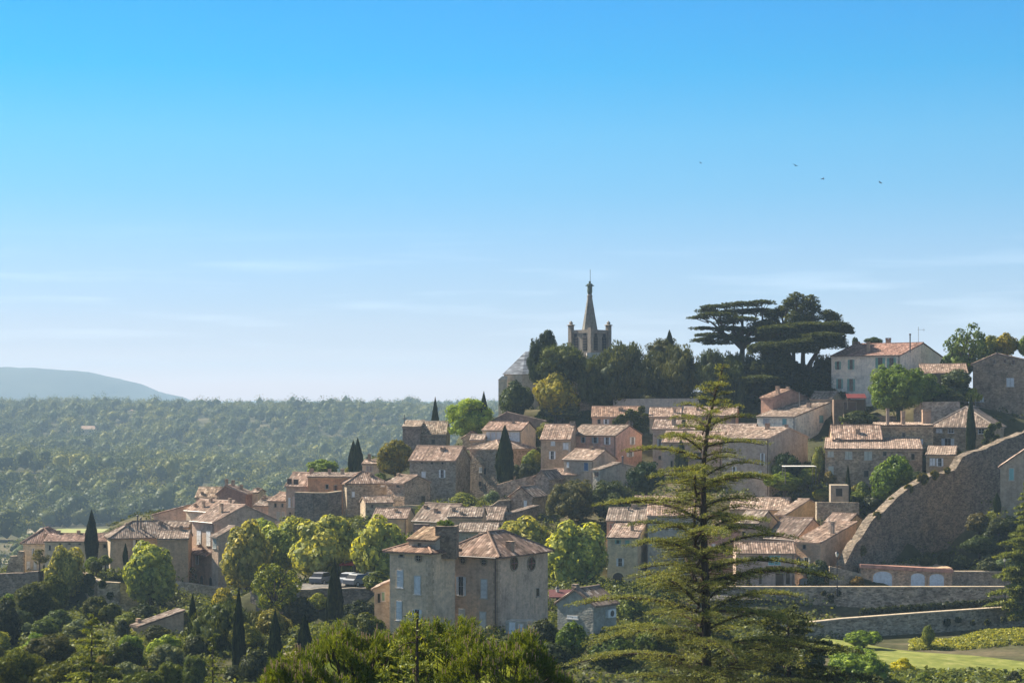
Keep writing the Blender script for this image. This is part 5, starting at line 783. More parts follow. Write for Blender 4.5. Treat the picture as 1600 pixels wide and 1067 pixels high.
# lower left wood and slope
g_ = 'trees and shrubs of the lower left slope'
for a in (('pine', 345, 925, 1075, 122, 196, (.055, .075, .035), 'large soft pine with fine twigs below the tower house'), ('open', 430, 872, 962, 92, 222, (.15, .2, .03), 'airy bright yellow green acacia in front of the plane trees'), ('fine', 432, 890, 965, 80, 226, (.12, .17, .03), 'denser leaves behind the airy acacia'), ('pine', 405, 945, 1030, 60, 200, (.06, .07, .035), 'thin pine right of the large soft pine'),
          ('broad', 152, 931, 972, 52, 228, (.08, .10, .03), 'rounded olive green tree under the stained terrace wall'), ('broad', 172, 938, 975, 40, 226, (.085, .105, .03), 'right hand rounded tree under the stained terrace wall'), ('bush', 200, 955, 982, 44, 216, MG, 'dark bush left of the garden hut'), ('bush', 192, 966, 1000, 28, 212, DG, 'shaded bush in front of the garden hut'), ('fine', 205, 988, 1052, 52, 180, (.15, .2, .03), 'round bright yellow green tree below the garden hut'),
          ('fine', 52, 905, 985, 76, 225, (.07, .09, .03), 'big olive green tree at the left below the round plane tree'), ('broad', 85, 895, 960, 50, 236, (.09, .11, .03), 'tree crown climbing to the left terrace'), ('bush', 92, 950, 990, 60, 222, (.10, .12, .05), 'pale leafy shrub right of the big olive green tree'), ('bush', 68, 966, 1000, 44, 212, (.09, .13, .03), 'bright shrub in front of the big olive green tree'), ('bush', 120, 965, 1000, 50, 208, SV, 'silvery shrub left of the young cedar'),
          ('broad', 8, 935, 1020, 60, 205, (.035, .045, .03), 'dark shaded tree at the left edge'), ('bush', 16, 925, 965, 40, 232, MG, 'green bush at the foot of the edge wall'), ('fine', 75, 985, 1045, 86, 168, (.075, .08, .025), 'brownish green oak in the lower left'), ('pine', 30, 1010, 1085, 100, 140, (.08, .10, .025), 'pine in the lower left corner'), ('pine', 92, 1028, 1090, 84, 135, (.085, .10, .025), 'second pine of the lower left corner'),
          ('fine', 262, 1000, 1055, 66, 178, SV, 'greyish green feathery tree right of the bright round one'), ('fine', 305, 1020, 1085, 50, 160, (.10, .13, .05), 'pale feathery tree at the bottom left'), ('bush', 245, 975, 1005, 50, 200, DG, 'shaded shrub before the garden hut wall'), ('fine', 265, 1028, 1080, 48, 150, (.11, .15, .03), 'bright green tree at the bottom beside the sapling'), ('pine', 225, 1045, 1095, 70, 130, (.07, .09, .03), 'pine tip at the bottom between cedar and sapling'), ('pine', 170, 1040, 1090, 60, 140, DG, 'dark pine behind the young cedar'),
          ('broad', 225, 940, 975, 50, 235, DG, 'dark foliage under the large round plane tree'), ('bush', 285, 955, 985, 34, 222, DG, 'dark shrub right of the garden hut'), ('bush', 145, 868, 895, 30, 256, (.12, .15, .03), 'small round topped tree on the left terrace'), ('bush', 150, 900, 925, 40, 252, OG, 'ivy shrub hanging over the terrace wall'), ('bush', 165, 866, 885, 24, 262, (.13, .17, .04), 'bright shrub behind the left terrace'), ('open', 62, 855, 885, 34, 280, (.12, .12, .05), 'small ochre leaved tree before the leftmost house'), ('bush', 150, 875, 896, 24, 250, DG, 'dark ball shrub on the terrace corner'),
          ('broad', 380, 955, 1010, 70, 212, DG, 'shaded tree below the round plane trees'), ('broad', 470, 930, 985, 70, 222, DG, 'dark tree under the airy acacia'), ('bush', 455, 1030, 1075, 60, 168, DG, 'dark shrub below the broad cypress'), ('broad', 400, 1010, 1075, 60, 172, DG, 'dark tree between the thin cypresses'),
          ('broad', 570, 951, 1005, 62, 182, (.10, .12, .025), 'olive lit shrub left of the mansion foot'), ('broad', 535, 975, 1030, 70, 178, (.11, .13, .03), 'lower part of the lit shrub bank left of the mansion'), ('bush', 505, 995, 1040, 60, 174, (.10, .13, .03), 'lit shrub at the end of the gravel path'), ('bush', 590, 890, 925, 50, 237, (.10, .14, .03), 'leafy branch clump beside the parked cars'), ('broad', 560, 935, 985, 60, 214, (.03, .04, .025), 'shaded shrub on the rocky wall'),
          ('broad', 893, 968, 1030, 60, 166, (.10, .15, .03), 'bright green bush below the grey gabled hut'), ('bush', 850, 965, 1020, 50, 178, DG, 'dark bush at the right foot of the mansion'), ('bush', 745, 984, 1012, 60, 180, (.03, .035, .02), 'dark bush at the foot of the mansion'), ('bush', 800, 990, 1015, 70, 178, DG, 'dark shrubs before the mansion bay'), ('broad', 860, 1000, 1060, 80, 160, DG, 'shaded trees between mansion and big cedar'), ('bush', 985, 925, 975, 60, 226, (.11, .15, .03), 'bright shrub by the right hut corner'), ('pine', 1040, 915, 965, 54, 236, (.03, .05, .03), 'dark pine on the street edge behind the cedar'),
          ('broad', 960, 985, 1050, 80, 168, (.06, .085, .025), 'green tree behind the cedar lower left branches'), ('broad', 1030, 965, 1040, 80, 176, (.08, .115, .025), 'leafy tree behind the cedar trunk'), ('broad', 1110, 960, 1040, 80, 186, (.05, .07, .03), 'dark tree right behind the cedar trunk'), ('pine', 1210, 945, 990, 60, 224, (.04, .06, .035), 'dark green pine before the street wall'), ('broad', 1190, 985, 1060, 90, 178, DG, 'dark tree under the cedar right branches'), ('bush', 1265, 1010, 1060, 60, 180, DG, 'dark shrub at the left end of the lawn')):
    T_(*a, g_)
def ray_ground(px, y, D0, D1):
    for D in np.arange(D0, D1, 1.0):
        b_ = P(px, y, D)
        if gz(b_.x, b_.y) >= b_.z: return D
    return D1
rr_ = random.Random(11)
LMK = [(248, 967, 'garden hut'), (143, 1010, 'young tiered cedar'), (205, 1020, 'round yellow green tree'), (345, 985, 'large soft pine'), (373, 985, 'thin tall cypress'), (430, 1000, 'cypress left of the gravel path'), (476, 1000, 'broad cypress by the gravel path'), (75, 1015, 'brownish oak'), (30, 1045, 'corner pine'), (523, 930, 'large cypress under the cars'), (570, 975, 'lit shrub bank by the mansion'), (301, 965, 'small pointed cypress'), (52, 945, 'big olive green tree'), (333, 1030, 'slender sapling'), (262, 1030, 'feathery greyish tree'), (435, 915, 'airy acacia')]
used_ = set()
def slope_label(px, y, w):
    cn, col = rr_.choice([('dark green', DG), ('mid green', MG), ('olive', OG), ('deep green', (.05, .07, .03)), ('silvery', SV), ('bright yellow green', YG), ('fresh green', BG)])
    sz = 'small' if w < 40 else 'medium' if w < 50 else 'large'
    for lx, ly, nm in sorted(LMK, key=lambda q: math.hypot(q[0]-px, q[1]-y)):
        dx, dy = px-lx, y-ly; pos = ('left of' if dx < 0 else 'right of') if abs(dx) > abs(dy) else ('above' if dy < 0 else 'below'); far = 'just ' if math.hypot(dx, dy) < 35 else 'some way '
        s = '%s %s shrub %s%s the %s' % (sz, cn, far, pos, nm)
        if s not in used_: used_.add(s); break
    return D_, col, s
for k in range(46):
    px = rr_.uniform(-20, 590); y = rr_.uniform(955, 1100)
    if 100 < px < 300 and y < 1020: continue
    D = ray_ground(px, min(y, 1066)+0, 120, 250); w = rr_.uniform(30, 62); D_ = D; T_(rr_.choice(['bush', 'broad', 'fine']), px, y-w*rr_.uniform(.7, 1.0), y, w, *slope_label(px, y-w*.4, w), 'shrubs crowding the lower left slope')
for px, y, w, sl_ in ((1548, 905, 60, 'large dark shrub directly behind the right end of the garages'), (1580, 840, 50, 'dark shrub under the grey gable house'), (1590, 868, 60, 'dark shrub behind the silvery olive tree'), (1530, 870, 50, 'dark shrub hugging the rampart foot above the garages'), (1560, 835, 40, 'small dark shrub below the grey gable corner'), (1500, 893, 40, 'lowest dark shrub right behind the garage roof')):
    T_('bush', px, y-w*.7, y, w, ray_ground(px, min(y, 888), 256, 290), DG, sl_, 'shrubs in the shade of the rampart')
# ivy over the gable of the ivy house
def ivy(label, pts, D, th, col, n=2600):
    V = []; rt = P(pts[0][0], pts[0][1], D); r = bpy.data.objects.new('ivy', None)
    C = np.array([list(P(a, b, D+c)) for a, b, rr, c in pts]); rr = np.array([q[2]/F*D for q in pts]); idx = rs.choice(len(C), n, p=rr**2/(rr**2).sum()); d = rdir(n)*np.array([1, th, 1])
    pos = C[idx]+d*rr[idx, None]*rs.rand(n, 1)**.4; Vq, Q = quads(pos, rdir(n)+np.array([0, -1, .5]), .22*(.6+.8*rs.rand(n)), .7); g = Veg(); g.add(Vq, Q)
    return tag(link('ivy', g.mesh('ivy', 'leaf'), None, col), label, 'ivy')
ivy('green ivy covering the right gable under the hilltop wall', [(972, 655, 8, 0), (985, 648, 9, 0), (995, 652, 10, .5), (1000, 665, 11, .5), (1008, 655, 9, 1), (1003, 640, 6, .5), (1015, 655, 6, 1.5), (1004, 680, 8, .5), (962, 660, 6, 0)], 323.6, .25, (.07, .085, .02))
ivy('ivy climbing the right corner of the broad roof house', [(1545, 678, 8, 0), (1550, 668, 6, 0), (1557, 685, 6, 0), (1540, 690, 5, 0), (1560, 664, 5, 1)], 299.4, .2, (.07, .09, .03), 1100)
ivy('weeds sprouting on top of the mansion stone block', [(690, 820, 6, .5), (702, 821, 6, .5), (697, 819, 5, 0)], 188.4, .8, (.12, .17, .05), 500)
ivy('dark creeper hanging on the stained terrace wall', [(140, 905, 9, 0), (133, 918, 7, 0), (142, 925, 5, 0), (160, 912, 6, -1), (172, 930, 5, -1)], 259.6, .2, (.05, .07, .03), 1300)
ivy('dry creeper spots on the pale street wall', [(1287, 926, 3, 0), (1298, 932, 4, 0), (1309, 926, 4, 0), (1299, 938, 3, 0)], 246.4, .2, (.06, .06, .03), 500)
ivy('dark plants growing along the foot of the street wall', [(1350+12*k, 957-.9*k, 7, 0) for k in range(20)], 237, .8, (.03, .04, .02), 5000)
ivy('small plants rooted in the lower wall', [(1480, 972, 5, 0), (1497, 968, 4, 0), (1543, 972, 4, 0), (1568, 968, 4, 0), (1520, 973, 3, 0)], 231.5, .3, (.05, .06, .03), 700)
ivy('dry grass fringe along the top of the rampart', [(1340, 845, 5, 3), (1352, 826, 5, 4), (1370, 805, 6, 5), (1395, 783, 6, 9), (1420, 764, 7, 11), (1442, 748, 9, 13), (1460, 742, 7, 15), (1480, 735, 5, 17), (1345, 860, 8, 2)], 257, .3, (.13, .12, .05), 3200)
# cedars
def cedar(name, label, base, H_, tipx, blen, nb, col, up=.35, density=1.0, droop=.1, tr=.3, seed=1, start=.12, fan=.55, tuft=.16, parent_tags='cedar'):
    rg = np.random.RandomState(seed); g = Veg(); tb = MB()
    tx = lambda t: np.array([tipx*max(0, t-.75)**2*12+.009*H_*math.sin(t*9+seed)*(1-t), .008*H_*math.sin(t*7), t*H_])
    tb.tube([tx(t) for t in np.linspace(-.05, 1, 16)], [tr*(1-t)**.8+.02 for t in np.linspace(0, 1, 16)], 8)
    limbs = MB(); PT = []; ND = []; AL = []
    for i in range(nb):
        t = start+(1-start)*(i+rg.rand()*.9)/nb; t = min(t, .99); ph = i*2.399+rg.rand()*.7; L = blen(t)*(.5+.6*rg.rand())
        d = np.array([math.cos(ph), math.sin(ph), 0]); c0 = tx(t); steps = max(4, int(L/.5)); pts = []
        u0 = up*(.3+1.3*rg.rand())
        for s_ in range(steps+1):
            q = s_/steps; z = L*(u0*q*(1-.55*q)-droop*q*q); side = np.array([-d[1], d[0], 0])*L*.08*math.sin(q*3+ph); pts.append(c0+d*L*q+side+np.array([0, 0, z]))
        limbs.tube(pts, [max(.012, tr*.26*(L/ (blen(.3)+.1))*(1-k/steps)**.8+.012) for k in range(steps+1)], 5)
        # branchlets in a flat fan, tufts standing on them
        nbr = int(L*7*density)+3
        for k in range(nbr):
            q = .04+.96*(k+rg.rand())/nbr; j = min(int(q*steps), steps-1); f = q*steps-j; p = pts[j]*(1-f)+pts[j+1]*f
            sgn = 1 if rg.rand() < .5 else -1; a = sgn*(.5+.7*rg.rand())*(1 if q < .97 else .3); dr = np.array([d[0]*math.cos(a)-d[1]*math.sin(a), d[0]*math.sin(a)+d[1]*math.cos(a), 0]); bl = L*fan*(1-.75*q)*(.35+.75*rg.rand())+.2
            nt_ = max(3, int(bl*11*density)); tt = (np.arange(nt_)+rg.rand(nt_))/nt_; pp = p+dr*bl*tt[:, None]; pp[:, 2] += -.12*bl*tt**2+.12*rg.rand(nt_)+.03; PT.append(pp); ND.append(np.repeat(dr[None], nt_, 0)); 
            if bl > .7 and density > .8: limbs.tube([p, p+dr*bl*.9+np.array([0, 0, -.08*bl])], [.016, .006], 3)
    pp = np.concatenate(PT); dd = np.concatenate(ND); n = len(pp)
    for rep in range(3):
        j = rg.normal(size=(n, 3))*np.array([.06, .06, .03]); di = unit(dd*(.5 if rep else 1)+np.array([0, 0, .55])*(rep == 2)+rg.normal(size=(n, 3))*.45); V, Q = quads(pp+j, unit(rg.normal(size=(n, 3))*.5+np.array([0, 0, 1.])), tuft*(.6+.7*rg.rand(n)), .3, di); g.add(V, Q)
    r = bpy.data.objects.new(name, None); S.collection.objects.link(r); r.location = base; tag(r, label, parent_tags)
    link('trunk', tb.mesh('trunk', M['bark']), r); link('limbs', limbs.mesh('limbs', M['bark']), r); link('foliage', g.mesh('foliage', 'needle'), r, col); return r
D0 = 84; mpx = D0/F; zb = gz((1100-800)*mpx, D0)-.3; ztop = (HY-568)*mpx; Hc = ztop-zb
def bl(t):
    z = zb+t*Hc; y = HY-z/mpx            # photo row of the limb's root
    return np.interp(y, [568, 600, 650, 700, 750, 800, 850, 900, 960, 1020, 1100, 1300], [.1, .8, 1.7, 2.8, 3.8, 4.6, 5.0, 5.2, 5.4, 5.6, 5.6, 5.0])
cedar('cedar_tree', 'tall foreground cedar with tiered horizontal branches in front of the houses', ((1100-800)*mpx, D0, zb), Hc, 1.2, lambda t: bl(t)*1.02, 112, (.17, .19, .085), up=.55, droop=.12, tr=.29, seed=4, tuft=.054, density=1.6, fan=.29)
def simple_cedar(name, label, px, yt, D, wpx, col, seed, nb=70, up=.25, density=.8, ybase=None, tuft=.2, droop=.1, tr=.2, exp=.9):
    m_ = D/F; z0 = gz((px-800)*m_, D)-.2; z1 = (HY-yt)*m_; Hh = z1-z0; vis = (1085-yt)*m_ if ybase is None else (ybase-yt)*m_
    f = lambda t: max(.15, wpx/2*m_*min(1.25, ((1-t)*Hh/vis))**exp); return cedar(name, label, ((px-800)*m_, D, z0), Hh, .0, f, nb, col, up, density, droop, tr, seed, start=.08, tuft=tuft)
simple_cedar('cedar_tree', 'dark spreading cedar at the lower right of the tall foreground one', 1232, 948, 102, 260, (.08, .095, .05), 8, 64, .35, .9, tr=.25, exp=.5, tuft=.15)
simple_cedar('cedar_tree', 'young yellow green cedar with tiered branches in the lower left', 143, 960, 128, 130, (.16, .19, .05), 12, 60, .22, 1.0, tuft=.16)
simple_cedar('cedar_tree', 'small drooping cedar sapling poking up before the mansion', 652, 955, 47, 190, (.16, .19, .05), 15, 26, .35, 1.5, droop=.8, tuft=.075, tr=.07)
simple_cedar('cedar_tree', 'slender cedar sapling in the lower left wood', 333, 990, 120, 40, (.10, .125, .035), 16, 40, .2, 1.0, tuft=.14, tr=.1)
simple_cedar('cedar_tree', 'light green cedar at the right edge above the olive tree', 1606, 752, 232, 100, (.15, .18, .06), 17, 80, .2, .9, ybase=880, tuft=.3)
# flat crowned cedars on the hilltop
def flat_cedar(name, label, px, yb, D, plates, col, tr, forks, dn=1):
    if name == 'tall_pine': plates = [(x+random.uniform(-4, 4), y+random.uniform(-3, 3), w*random.uniform(.6, .85), h_*.85, dy*1.5) for x, y, w, h_, dy in plates]
    m_ = D/F; r = bpy.data.objects.new(name, None); S.collection.objects.link(r); b = P(px, yb, D); b.z = gz(b.x, b.y)-.3; r.location = b; tag(r, label, 'cedar', 'hilltop trees'); g = Veg(); tb = MB()
    for (x, y, w, h_, dy) in plates:
        c = np.array(list(P(x, y, D+dy)-b)); n = int((w*w*.55+120)*dn); a = rs.rand(n)*6.283; q = rs.rand(n)**.55; rw = w/2*m_; pos = c+np.stack([np.cos(a)*q*rw*(1+.2*np.sin(a*5+x)), np.sin(a)*q*rw*.9, (rs.rand(n)-.5)*h_*m_-q*q*h_*m_*.5], 1)
        V, Q = quads(pos, unit(rdir(n)*.6+np.array([0, 0, 1.])), .3*(.5+.8*rs.rand(n)), .5); g.add(V, Q); f = forks[int(rs.randint(len(forks)))]
        f = min(forks, key=lambda q_: abs(q_[0]-x)+abs(q_[1]-y-20)*.5); p0 = P(f[0], f[1], D)-b; p1 = Vector(c); tb.tube([p0, p0.lerp(p1, .5)+Vector((0, 0, .5)), p1-Vector((0, 0, .15))], [.24, .16, .05], 5)
        for k in range(4): aa = k*1.6+x; tb.tube([p0.lerp(p1, .6), p1+Vector((math.cos(aa)*rw*.75, math.sin(aa)*rw*.7, -.15))], [.1, .03], 4)
    t = [Vector((0, 0, 0))]+[P(f[0], f[1], D)-b for f in forks[:1]]; tb.tube([t[0], t[0].lerp(t[1], .5), t[1]], [tr, tr*.8, tr*.6], 8)
    for f in forks[1:]: q0 = t[1]; q1 = P(f[0], f[1], D)-b; tb.tube([q0, q0.lerp(q1, .5)+Vector((0, .3, .2)), q1], [tr*.6, tr*.45, tr*.35], 6)
    link('trunk', tb.mesh('trunk', M['bark']), r); link('crown', g.mesh('crown', 'needle'), r, col)
flat_cedar('lebanon_cedar', 'flat topped cedar of Lebanon with bare forking trunk on the hilltop', 1158, 600, 349, [(1120, 478, 50, 5, 0), (1160, 474, 56, 6, 1), (1190, 471, 40, 5, -1), (1105, 484, 34, 5, 2), (1092, 495, 34, 4, 0), (1120, 490, 56, 5, -3), (1150, 486, 60, 6, 3), (1185, 484, 60, 6, 2), (1210, 490, 40, 5, 0), (1098, 512, 36, 4, 1), (1108, 522, 44, 4, -2), (1100, 530, 40, 5, 2), (1120, 535, 46, 4, 0), (1192, 505, 44, 6, -2), (1200, 520, 46, 6, 2), (1135, 503, 36, 4, 3), (1176, 530, 44, 5, 0), (1155, 497, 60, 6, -3), (1140, 512, 50, 6, -2), (1168, 518, 54, 7, 3), (1150, 528, 56, 7, -1), (1186, 512, 50, 6, -3), (1125, 525, 50, 5, 2), (1205, 508, 40, 6, 1)], (.05, .065, .04), .75, [(1160, 545), (1160, 510), (1145, 515), (1178, 510), (1130, 520), (1192, 520)], .62)
rq = random.Random(5); pls = []
while len(pls) < 40:
    x, y = rq.uniform(1170, 1318), rq.uniform(506, 628); hw = (y-498)*.75+38
    if abs(x-1250-(18 if y < 540 else -8)) < hw*.62: pls.append((x, y, rq.uniform(44, 70), rq.uniform(7, 15), rq.uniform(-4, 4)))
pls += [(1318, 512, 30, 5, 0), (1322, 518, 24, 4, 1), (1305, 505, 40, 7, 0), (1215, 512, 60, 9, 0), (1262, 507, 70, 8, 1)]
flat_cedar('lebanon_cedar', 'massive dark cedar with drooping layered boughs right of the flat topped one', 1255, 640, 340, pls, (.055, .07, .035), .9, [(1255, 590), (1255, 540), (1230, 550), (1280, 545), (1215, 580), (1280, 590)], 1.7)
flat_cedar('tall_pine', 'high clumped pine rising above the layered cedars', 1240, 600, 346, [(1245, 466, 34, 18, 0), (1262, 470, 36, 18, 1), (1232, 472, 30, 16, -1), (1250, 480, 46, 18, 2), (1275, 480, 34, 16, 0), (1220, 486, 36, 18, 1), (1238, 494, 44, 20, -2), (1265, 496, 50, 18, 1), (1290, 488, 34, 15, -1), (1305, 495, 34, 14, 0), (1205, 496, 36, 16, 1), (1215, 508, 44, 18, 0), (1298, 506, 42, 15, 0), (1195, 506, 34, 12, 2), (1245, 510, 50, 20, 1), (1275, 512, 44, 18, 0)], (.07, .085, .045), .5, [(1240, 540), (1245, 505), (1225, 515), (1270, 510), (1290, 515)], 1.3)
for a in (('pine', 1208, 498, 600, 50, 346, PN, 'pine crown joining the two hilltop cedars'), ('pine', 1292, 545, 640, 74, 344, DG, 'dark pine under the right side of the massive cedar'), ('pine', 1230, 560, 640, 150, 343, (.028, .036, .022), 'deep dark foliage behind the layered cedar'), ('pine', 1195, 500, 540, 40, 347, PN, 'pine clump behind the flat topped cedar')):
    T_(*a, 'hilltop trees')
# foreground pines with upright shoots and candles
def shoot_pine(label, px, yt, D, rw, rh, col, seed, nshoot=900):
    rg = np.random.RandomState(seed); m_ = D/F; c = P(px, yt, D)-Vector((0, 0, rh)); z0 = gz(c.x, c.y); r = bpy.data.objects.new('pine_tree', None); S.collection.objects.link(r); r.location = (c.x, c.y, z0); tag(r, label, 'pine', 'foreground pine tops')
    n = nshoot; d = unit(rg.normal(size=(n, 3))); d[:, 2] = np.abs(d[:, 2])*.95+.02; d = unit(d); cl_ = unit(rg.normal(size=(n//14, 3))); cl_[:, 2] = np.abs(cl_[:, 2]); d = unit(cl_[rg.randint(0, len(cl_), n)]+rg.normal(size=(n, 3))*.09); d[:, 2] = np.maximum(d[:, 2], 0); lump = 1+.09*np.sin(d[:, 0]*9+seed)+.09*np.sin(d[:, 1]*8+d[:, 0]*5)
    base = d*np.array([rw, rw*.8, rh])*(lump*(.86+.14*rg.rand(n)))[:, None]+np.array([0, 0, c.z-z0]); ax = unit(d*.45+np.array([0, 0, 1.])+rg.normal(size=(n, 3))*.18)
    ln = .22+.16*rg.rand(n); nn = 26; g = Veg(); idx = np.repeat(np.arange(n), nn); t = rg.rand(n*nn); p = base[idx]+ax[idx]*(ln[idx]*t)[:, None]; side = unit(np.cross(ax[idx], rg.normal(size=(n*nn, 3)))); dr = unit(side*(.55+.3*rg.rand(n*nn))[:, None]+ax[idx]*.9); L = .10+.05*rg.rand(n*nn)
    b = unit(np.cross(dr, rg.normal(size=(n*nn, 3))))*.0095; V = np.stack([p-b, p+b, p+dr*L[:, None]+b*.3, p+dr*L[:, None]-b*.3], 1).reshape(-1, 3); g.add(V, np.arange(4*n*nn).reshape(-1, 4))
    q = [i_ for i_ in rg.choice(n, n//3, replace=False) if d[i_, 2] > .35]; k = MB()
    tw = MB()
    for i in q: a = base[i]+ax[i]*ln[i]*.9; k.tube([a, a+np.array([ax[i][0]*.2, ax[i][1]*.2, 1])*(.06+.15*rg.rand())], [.018, .011], 4)
    for i in range(0, n, 6): a = base[i]; tw.tube([a*.55+np.array([0, 0, (c.z-z0)*.45]), a], [.03, .01], 3)
    tw.tube([(0, 0, -.3), (0, 0, c.z-z0+rh*.5)], [.22, .08], 7)
    g2 = Veg(); g2.core([np.array([0, 0, c.z-z0])], [1.0]); v = g2.V[0]-np.array([0, 0, c.z-z0]); g.add(v*np.array([rw, rw*.8, rh])*.84+np.array([0, 0, c.z-z0]), g2.Q[0])
    link('needles', g.mesh('needles', 'needle'), r, col); link('candles', k.mesh('candles', M['paint']), r, (.30, .2, .12)); link('trunk', tw.mesh('trunk', M['bark']), r)
shoot_pine('foreground pine top with pinkish candles, left of the cedar sapling', 540, 1003, 52, 2.1, 2.2, (.14, .18, .03), 3, 1900)
shoot_pine('foreground pine top directly behind the cedar sapling', 680, 985, 56, 2.2, 2.3, (.14, .18, .03), 4, 2000)
shoot_pine('foreground pine top with candles at right of the cedar sapling', 790, 1010, 54, 1.9, 2.0, (.13, .17, .03), 5, 1700)
shoot_pine('low foreground pine top at the bottom left of the group', 470, 1045, 50, 1.3, 1.6, (.12, .16, .03), 6, 1000)
# undergrowth: low scrub nobody could count
def scatter(name, n, region, avoid, size, col, h=.7, m='leaf', dens=30):
    g = Veg(); x = []; 
    while len(x) < n:
        k = rs.uniform(region[0], region[1], n); D = rs.uniform(region[2], region[3], n)
        for a, d in zip(k, D):
            if not any(q[0] < a < q[1] and q[2] < d < q[3] for q in avoid): x.append(((a-800)/F*d, d))
            if len(x) >= n: break
    x = np.array(x); z = ground(x[:, 0], x[:, 1]); rr = size*(.5+rs.rand(n)); C = np.stack([x[:, 0], x[:, 1], z], 1); idx = np.repeat(np.arange(n), dens); d = rdir(n*dens); d[:, 2] = np.abs(d[:, 2])
    pos = C[idx]+d*rr[idx, None]*np.array([1, 1, h])*(.7+.4*rs.rand(n*dens, 1)); V, Q = quads(pos, d+rdir(n*dens)*.6, .2*size**.5*(.6+.8*rs.rand(n*dens)), .6); g.add(V, Q)
    o = link(name, g.mesh(name, m), None, col); return tag(o, kind='stuff')
av = [(1300, 1700, 180, 260), (1230, 1700, 180, 222), (380, 620, 222, 250)]
o = scatter('undergrowth', 7500, (-120, 1700, 150, 305), av, 1.15, (.10, .12, .04)); tag(o, 'low green scrub covering the slopes between walls and houses', 'scrub')
o = scatter('undergrowth', 1500, (-100, 1700, 300, 372), [], .8, (.07, .085, .035)); tag(o, 'low scrub on the upper part of the village hill', 'scrub')
o = scatter('meadow_grass', 1500, (1425, 1660, 208, 225), [], .45, (.22, .23, .05), .8); tag(o, 'tall yellow green grass on the banks beside the lawn', 'grass')
o = scatter('garden_plants', 900, (1340, 1660, 160, 183), [], .8, (.11, .14, .05), .8); tag(o, 'mixed low garden plants below the lawn at the right', 'plants')
# far wood on the plateau: one mass
COT = ((136, 672, 1760, 24), (215, 643, 2120, 34), (316, 664, 1850, 18), (300, 640, 2180, 14), (342, 645, 2090, 12), (254, 645, 2100, 9), (98, 653, 2000, 9), (35, 649, 2040, 9))
def wood():
    g = Veg(); pts = []
    y = 985.0
    while y < 2420:
        sp = 9.6*(.8+.0004*(y-900)); x0, x1 = -.40*y, .13*y; n = int((x1-x0)/sp); xs_ = x0+rs.rand(n)*(x1-x0); pts.append(np.stack([xs_, y+rs.rand(n)*sp*1.5], 1)); y += sp*.92
    for d_, a_, b__ in ((715, -80, 60), (800, -80, 48), (868, -40, 34), (905, 20, 62)): q = int((b__-a_)*d_/F/5); k_ = rs.uniform(a_, b__, q); pts.append(np.stack([(k_-800)/F*d_, d_+rs.randn(q)*4], 1))
    X = np.concatenate(pts)
    k = X[:, 0]/X[:, 1]*F+800; dens = np.sin(X[:, 0]/61+X[:, 1]/83)+np.sin(X[:, 0]/31-X[:, 1]/57); keep = (rs.rand(len(X)) < np.where(dens < -1.15, .4, .97)) & (k < 1180)
    for a, _, d_, w_ in COT: keep &= ~((abs(k-a) < w_*.5+3) & (X[:, 1] < d_+14) & (X[:, 1] > d_-75))
    X = X[keep]; k = k[keep]; n = len(X)
    Zz = ground(X[:, 0], X[:, 1]); V0, T = ICO1; r = 3.6+4.6*rs.rand(n)**2; r = np.where(X[:, 1] < 1120, r*1.25, r); hh = r*(.65+.55*rs.rand(n))*np.where(rs.rand(n) > .97, 1.45, 1); nv = len(V0)
    V = .68*V0[None]*(1+(rs.rand(n, nv, 1)-.5)*.5)*np.stack([r, r, hh], 1)[:, None, :]+np.stack([X[:, 0], X[:, 1], Zz+hh*.85], 1)[:, None, :]
    Q = np.concatenate([T, T[:, 2:]], 1)[None]+(np.arange(n)*nv)[:, None, None]; g.add(V.reshape(-1, 3), Q.reshape(-1, 4))
    m_ = 95; idx = np.repeat(np.arange(n), m_); d = rdir(n*m_); d[:, 2] = np.abs(d[:, 2]); pos = np.stack([X[:, 0], X[:, 1], Zz+hh*.85], 1)[idx]+d*np.stack([r, r, hh], 1)[idx]*(.68+.42*rs.rand(n*m_, 1)); V, Q = quads(pos, d+rdir(n*m_)*.6, .75*(.5+.7*rs.rand(n*m_)), .7); g.add(V, Q)
    return tag(link('far_wood', g.mesh('far_wood', 'wood'), None, (.085, .10, .04)), 'hazy green oak wood covering the plateau across the valley', 'wood', kind='stuff')
wood()
# far cottages among the wood
def cottage(px, y, D, wpx, wc, rc, label):
    c = P(px, y, D); z = gz(c.x, c.y); m_ = D/F; w = wpx*m_; r = bpy.data.objects.new('far_cottage', None); S.collection.objects.link(r); zz = c.z-3; r.location = (c.x, c.y, zz); tag(r, label, 'house', 'houses scattered in the far wood')
    b = MB(); b.box(-w/2, 0, -12, w/2, 9, 4.0); link('wall', b.mesh('wall', M['plaster']), r, wc)
    b = MB(); b.face([(-w/2-.6, -.6, 4.0), (w/2+.6, -.6, 4.0), (w/2-1, 4.5, 7), (-w/2+1, 4.5, 7)]); b.face([(w/2+.6, 9.6, 4.0), (-w/2-.6, 9.6, 4.0), (-w/2+1, 4.5, 7), (w/2-1, 4.5, 7)]); b.face([(w/2+.6, -.6, 4.0), (w/2+.6, 9.6, 4.0), (w/2-1, 4.5, 7)]); b.face([(-w/2-.6, 9.6, 4.0), (-w/2-.6, -.6, 4.0), (-w/2+1, 4.5, 7)]); link('roof', b.mesh('roof', M['plaster']), r, rc)
    for q in (-.25, .2): b = MB(); b.box(q*w-.6, -.06, 1, q*w+.6, -.003, 2.6); link('window', b.mesh('window', M['paint']), r, (.05, .05, .06))
TC = (.42, .32, .27)
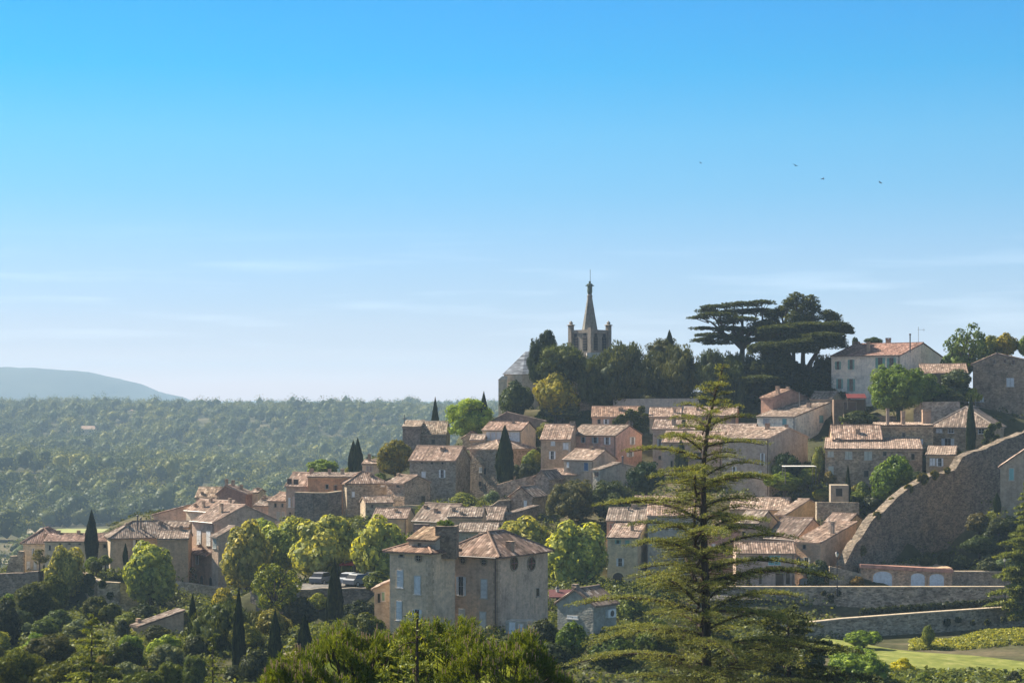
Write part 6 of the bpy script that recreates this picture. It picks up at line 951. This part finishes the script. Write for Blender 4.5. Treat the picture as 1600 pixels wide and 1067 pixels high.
for a in ((136, 672, 1760, 24, (.6, .5, .35), TC, 'far cottage with long salmon roof in the left part of the wood'), (215, 643, 2120, 34, (.6, .45, .38), TC, 'long low pinkish farm just below the ridge'), (316, 664, 1850, 18, (.6, .5, .45), TC, 'small pink roofed far cottage right of the blue mountain foot'), (300, 640, 2180, 14, (.75, .72, .7), (.5, .4, .35), 'tiny white far house on the ridge by the mountain tip'), (342, 645, 2090, 12, (.75, .72, .7), (.5, .4, .35), 'small white far house right below the ridge'), (254, 645, 2100, 9, (.75, .7, .6), (.6, .5, .4), 'very small pale far house beside the long pinkish farm'), (98, 653, 2000, 9, (.75, .6, .4), TC, 'tiny ochre far cottage on the upper left slope'), (35, 649, 2040, 9, (.6, .5, .4), TC, 'tiny far cottage near the left edge')):
    cottage(*a)
# street lamps
def lamp(px, yb, yt, D, label):
    b = P(px, yb, D); h = (yb-yt)/F*D; r = bpy.data.objects.new('street_lamp', None); S.collection.objects.link(r); r.location = b; tag(r, label, 'street lamp', 'street lamps along the road wall')
    k = MB(); k.lathe([(.16, -.6), (.16, .25), (.1, .3), (.07, .6), (.05, h-.75), (.09, h-.7), (.04, h-.65)], n=8); link('pole', k.mesh('pole', M['metal']), r, (.02, .02, .025))
    k = MB(); k.lathe([(.1, h-.62), (.14, h-.6), (.24, h-.2), (.24, h-.16)], n=6); link('lantern', k.mesh('lantern', M['paint']), r, (.6, .58, .5))
    k = MB(); k.lathe([(.28, h-.155), (.2, h-.02), (.06, h+.06), (.03, h+.16)], n=6); link('lantern_cap', k.mesh('lantern_cap', M['metal']), r, (.02, .02, .025))
lamp(1308, 922, 862, 246.2, 'black street lamp with white lantern left of the garages'); lamp(1570, 928, 869, 243.2, 'black street lamp at the right edge before the olive tree'); lamp(871, 935, 917, 226, 'small dark lamp by the red restaurant awning')
def car(px, y, D, col, rot, label, h=1.5):
    rot += 62
    b = P(px, y, D); b.z = gz(b.x, b.y)+.26; r = bpy.data.objects.new('parked_car', None); S.collection.objects.link(r); r.location = b; r.rotation_euler = (0, 0, R(rot)); tag(r, label, 'car', 'cars parked under the plane trees')
    prof = [(-2.1, .35), (2.1, .35), (2.15, .7), (1.95, .88), (1.0, .98), (-1.9, 1.0), (-2.15, .85)]; cab = [(-1.8, 1.0), (1.0, .98), (.35, 1.45), (-1.3, 1.48)]
    def ext(pr, w, w2=None):
        k = MB(); w2 = w2 or [w]*len(pr); n = len(pr); k.face([(x, -w2[i], z) for i, (x, z) in enumerate(pr)]); k.face([(x, w2[i], z) for i, (x, z) in enumerate(pr)][::-1])
        for i in range(n): j = (i+1) % n; k.face([(pr[i][0], -w2[i], pr[i][1]), (pr[i][0], w2[i], pr[i][1]), (pr[j][0], w2[j], pr[j][1]), (pr[j][0], -w2[j], pr[j][1])][::-1])
        return k
    col = tuple(.7*v for v in col); link('body', ext(prof, .85).mesh('body', M['metal']), r, col); link('windows', ext([(-1.75, 1.003), (.95, .99), (.3, 1.4), (-1.28, 1.42)], .8, [.8, .8, .66, .66]).mesh('windows', M['glass']), r); link('roof', ext([(-1.3, 1.423), (.33, 1.403), (.2, 1.48), (-1.2, 1.5)], .66).mesh('roof', M['metal']), r, col)  # body paint darkened: shade of the plane trees put into the colour
    for x in (-1.35, 1.35):
        for s in (-1, 1): k = MB(); k.tube([(x, s*.7, .33), (x, s*.88, .33)], .33, 14); w = link('wheel', k.mesh('wheel', M['metal']), r, (.02, .02, .02)); k = MB(); k.tube([(x, s*.885, .33), (x, s*.9, .33)], .19, 10); link('rim', k.mesh('rim', M['metal']), w, (.4, .4, .42))
    for s in (-.6, .6): k = MB(); k.box(2.1, s-.15, .62, 2.17, s+.15, .76); link('headlight', k.mesh('headlight', M['paint']), r, (.7, .7, .7))
car(547, 912, 236, (.6, .63, .66), 12, 'white car nearest the cypress under the plane trees'); car(562, 913, 234.6, (.3, .32, .35), -8, 'grey car parked in the middle at the edge of the rocky wall'); car(580, 913, 236.5, (.10, .13, .18), 80, 'dark blue car at the right end of the parking'); car(505, 912, 239, (.2, .21, .23), 5, 'dark grey car half hidden left of the big cypress')
# birds
for px, y, D, rz_, lab in ((1095, 255, 150, 20, 'tiny distant bird highest and leftmost in the sky'), (1243, 259, 110, 70, 'second bird from the left, wings tilted'), (1286, 280, 115, -30, 'third bird from the left, lower than its neighbours'), (1376, 286, 105, 10, 'rightmost bird in the blue sky')):
    r = bpy.data.objects.new('bird', None); S.collection.objects.link(r); r.location = P(px, y, D); r.rotation_euler = (R(25), R(20), R(rz_)); tag(r, lab, 'bird', 'birds in the sky')
    k = MB(); k.tube([(-.12, 0, 0), (-.06, 0, 0), (0, 0, .005), (.06, 0, .01), (.10, 0, .01)], [.004, .02, .026, .02, .004], 6); k.face([(-.11, 0, 0), (-.2, .04, 0), (-.16, 0, 0), (-.2, -.04, 0)]); link('body', k.mesh('body', M['paint']), r, (.02, .02, .025))
    for s in (-1, 1): k = MB(); k.hexa([(-.03, 0, .0), (.03, 0, .0), (-.02, s*.13, .03), (-.08, s*.22, .02), (-.03, 0, .008), (.03, 0, .008), (-.02, s*.13, .036), (-.08, s*.22, .023)]); link('wing', k.mesh('wing', M['paint']), r, (.02, .02, .025))
# haze: one closed box of even air round camera and scene
hz = MB(); hz.box(-12000, -400, -175, 12000, 11500, 230); ho = link('haze', hz.mesh('haze', None) if False else None) if False else None
def hazem(t, n, l, o):
    v = n('ShaderNodeVolumePrincipled'); v.inputs['Color'].default_value = (.55, .79, 1.0, 1); v.inputs['Density'].default_value = HAZE; v.inputs['Anisotropy'].default_value = .0; l(v.outputs[0], o.inputs['Volume'])
HAZE = .00017
ho = link('haze', hz.mesh('haze', mat('air', hazem))); tag(ho, 'pale blue air between the camera and the far wood', 'haze', kind='stuff')
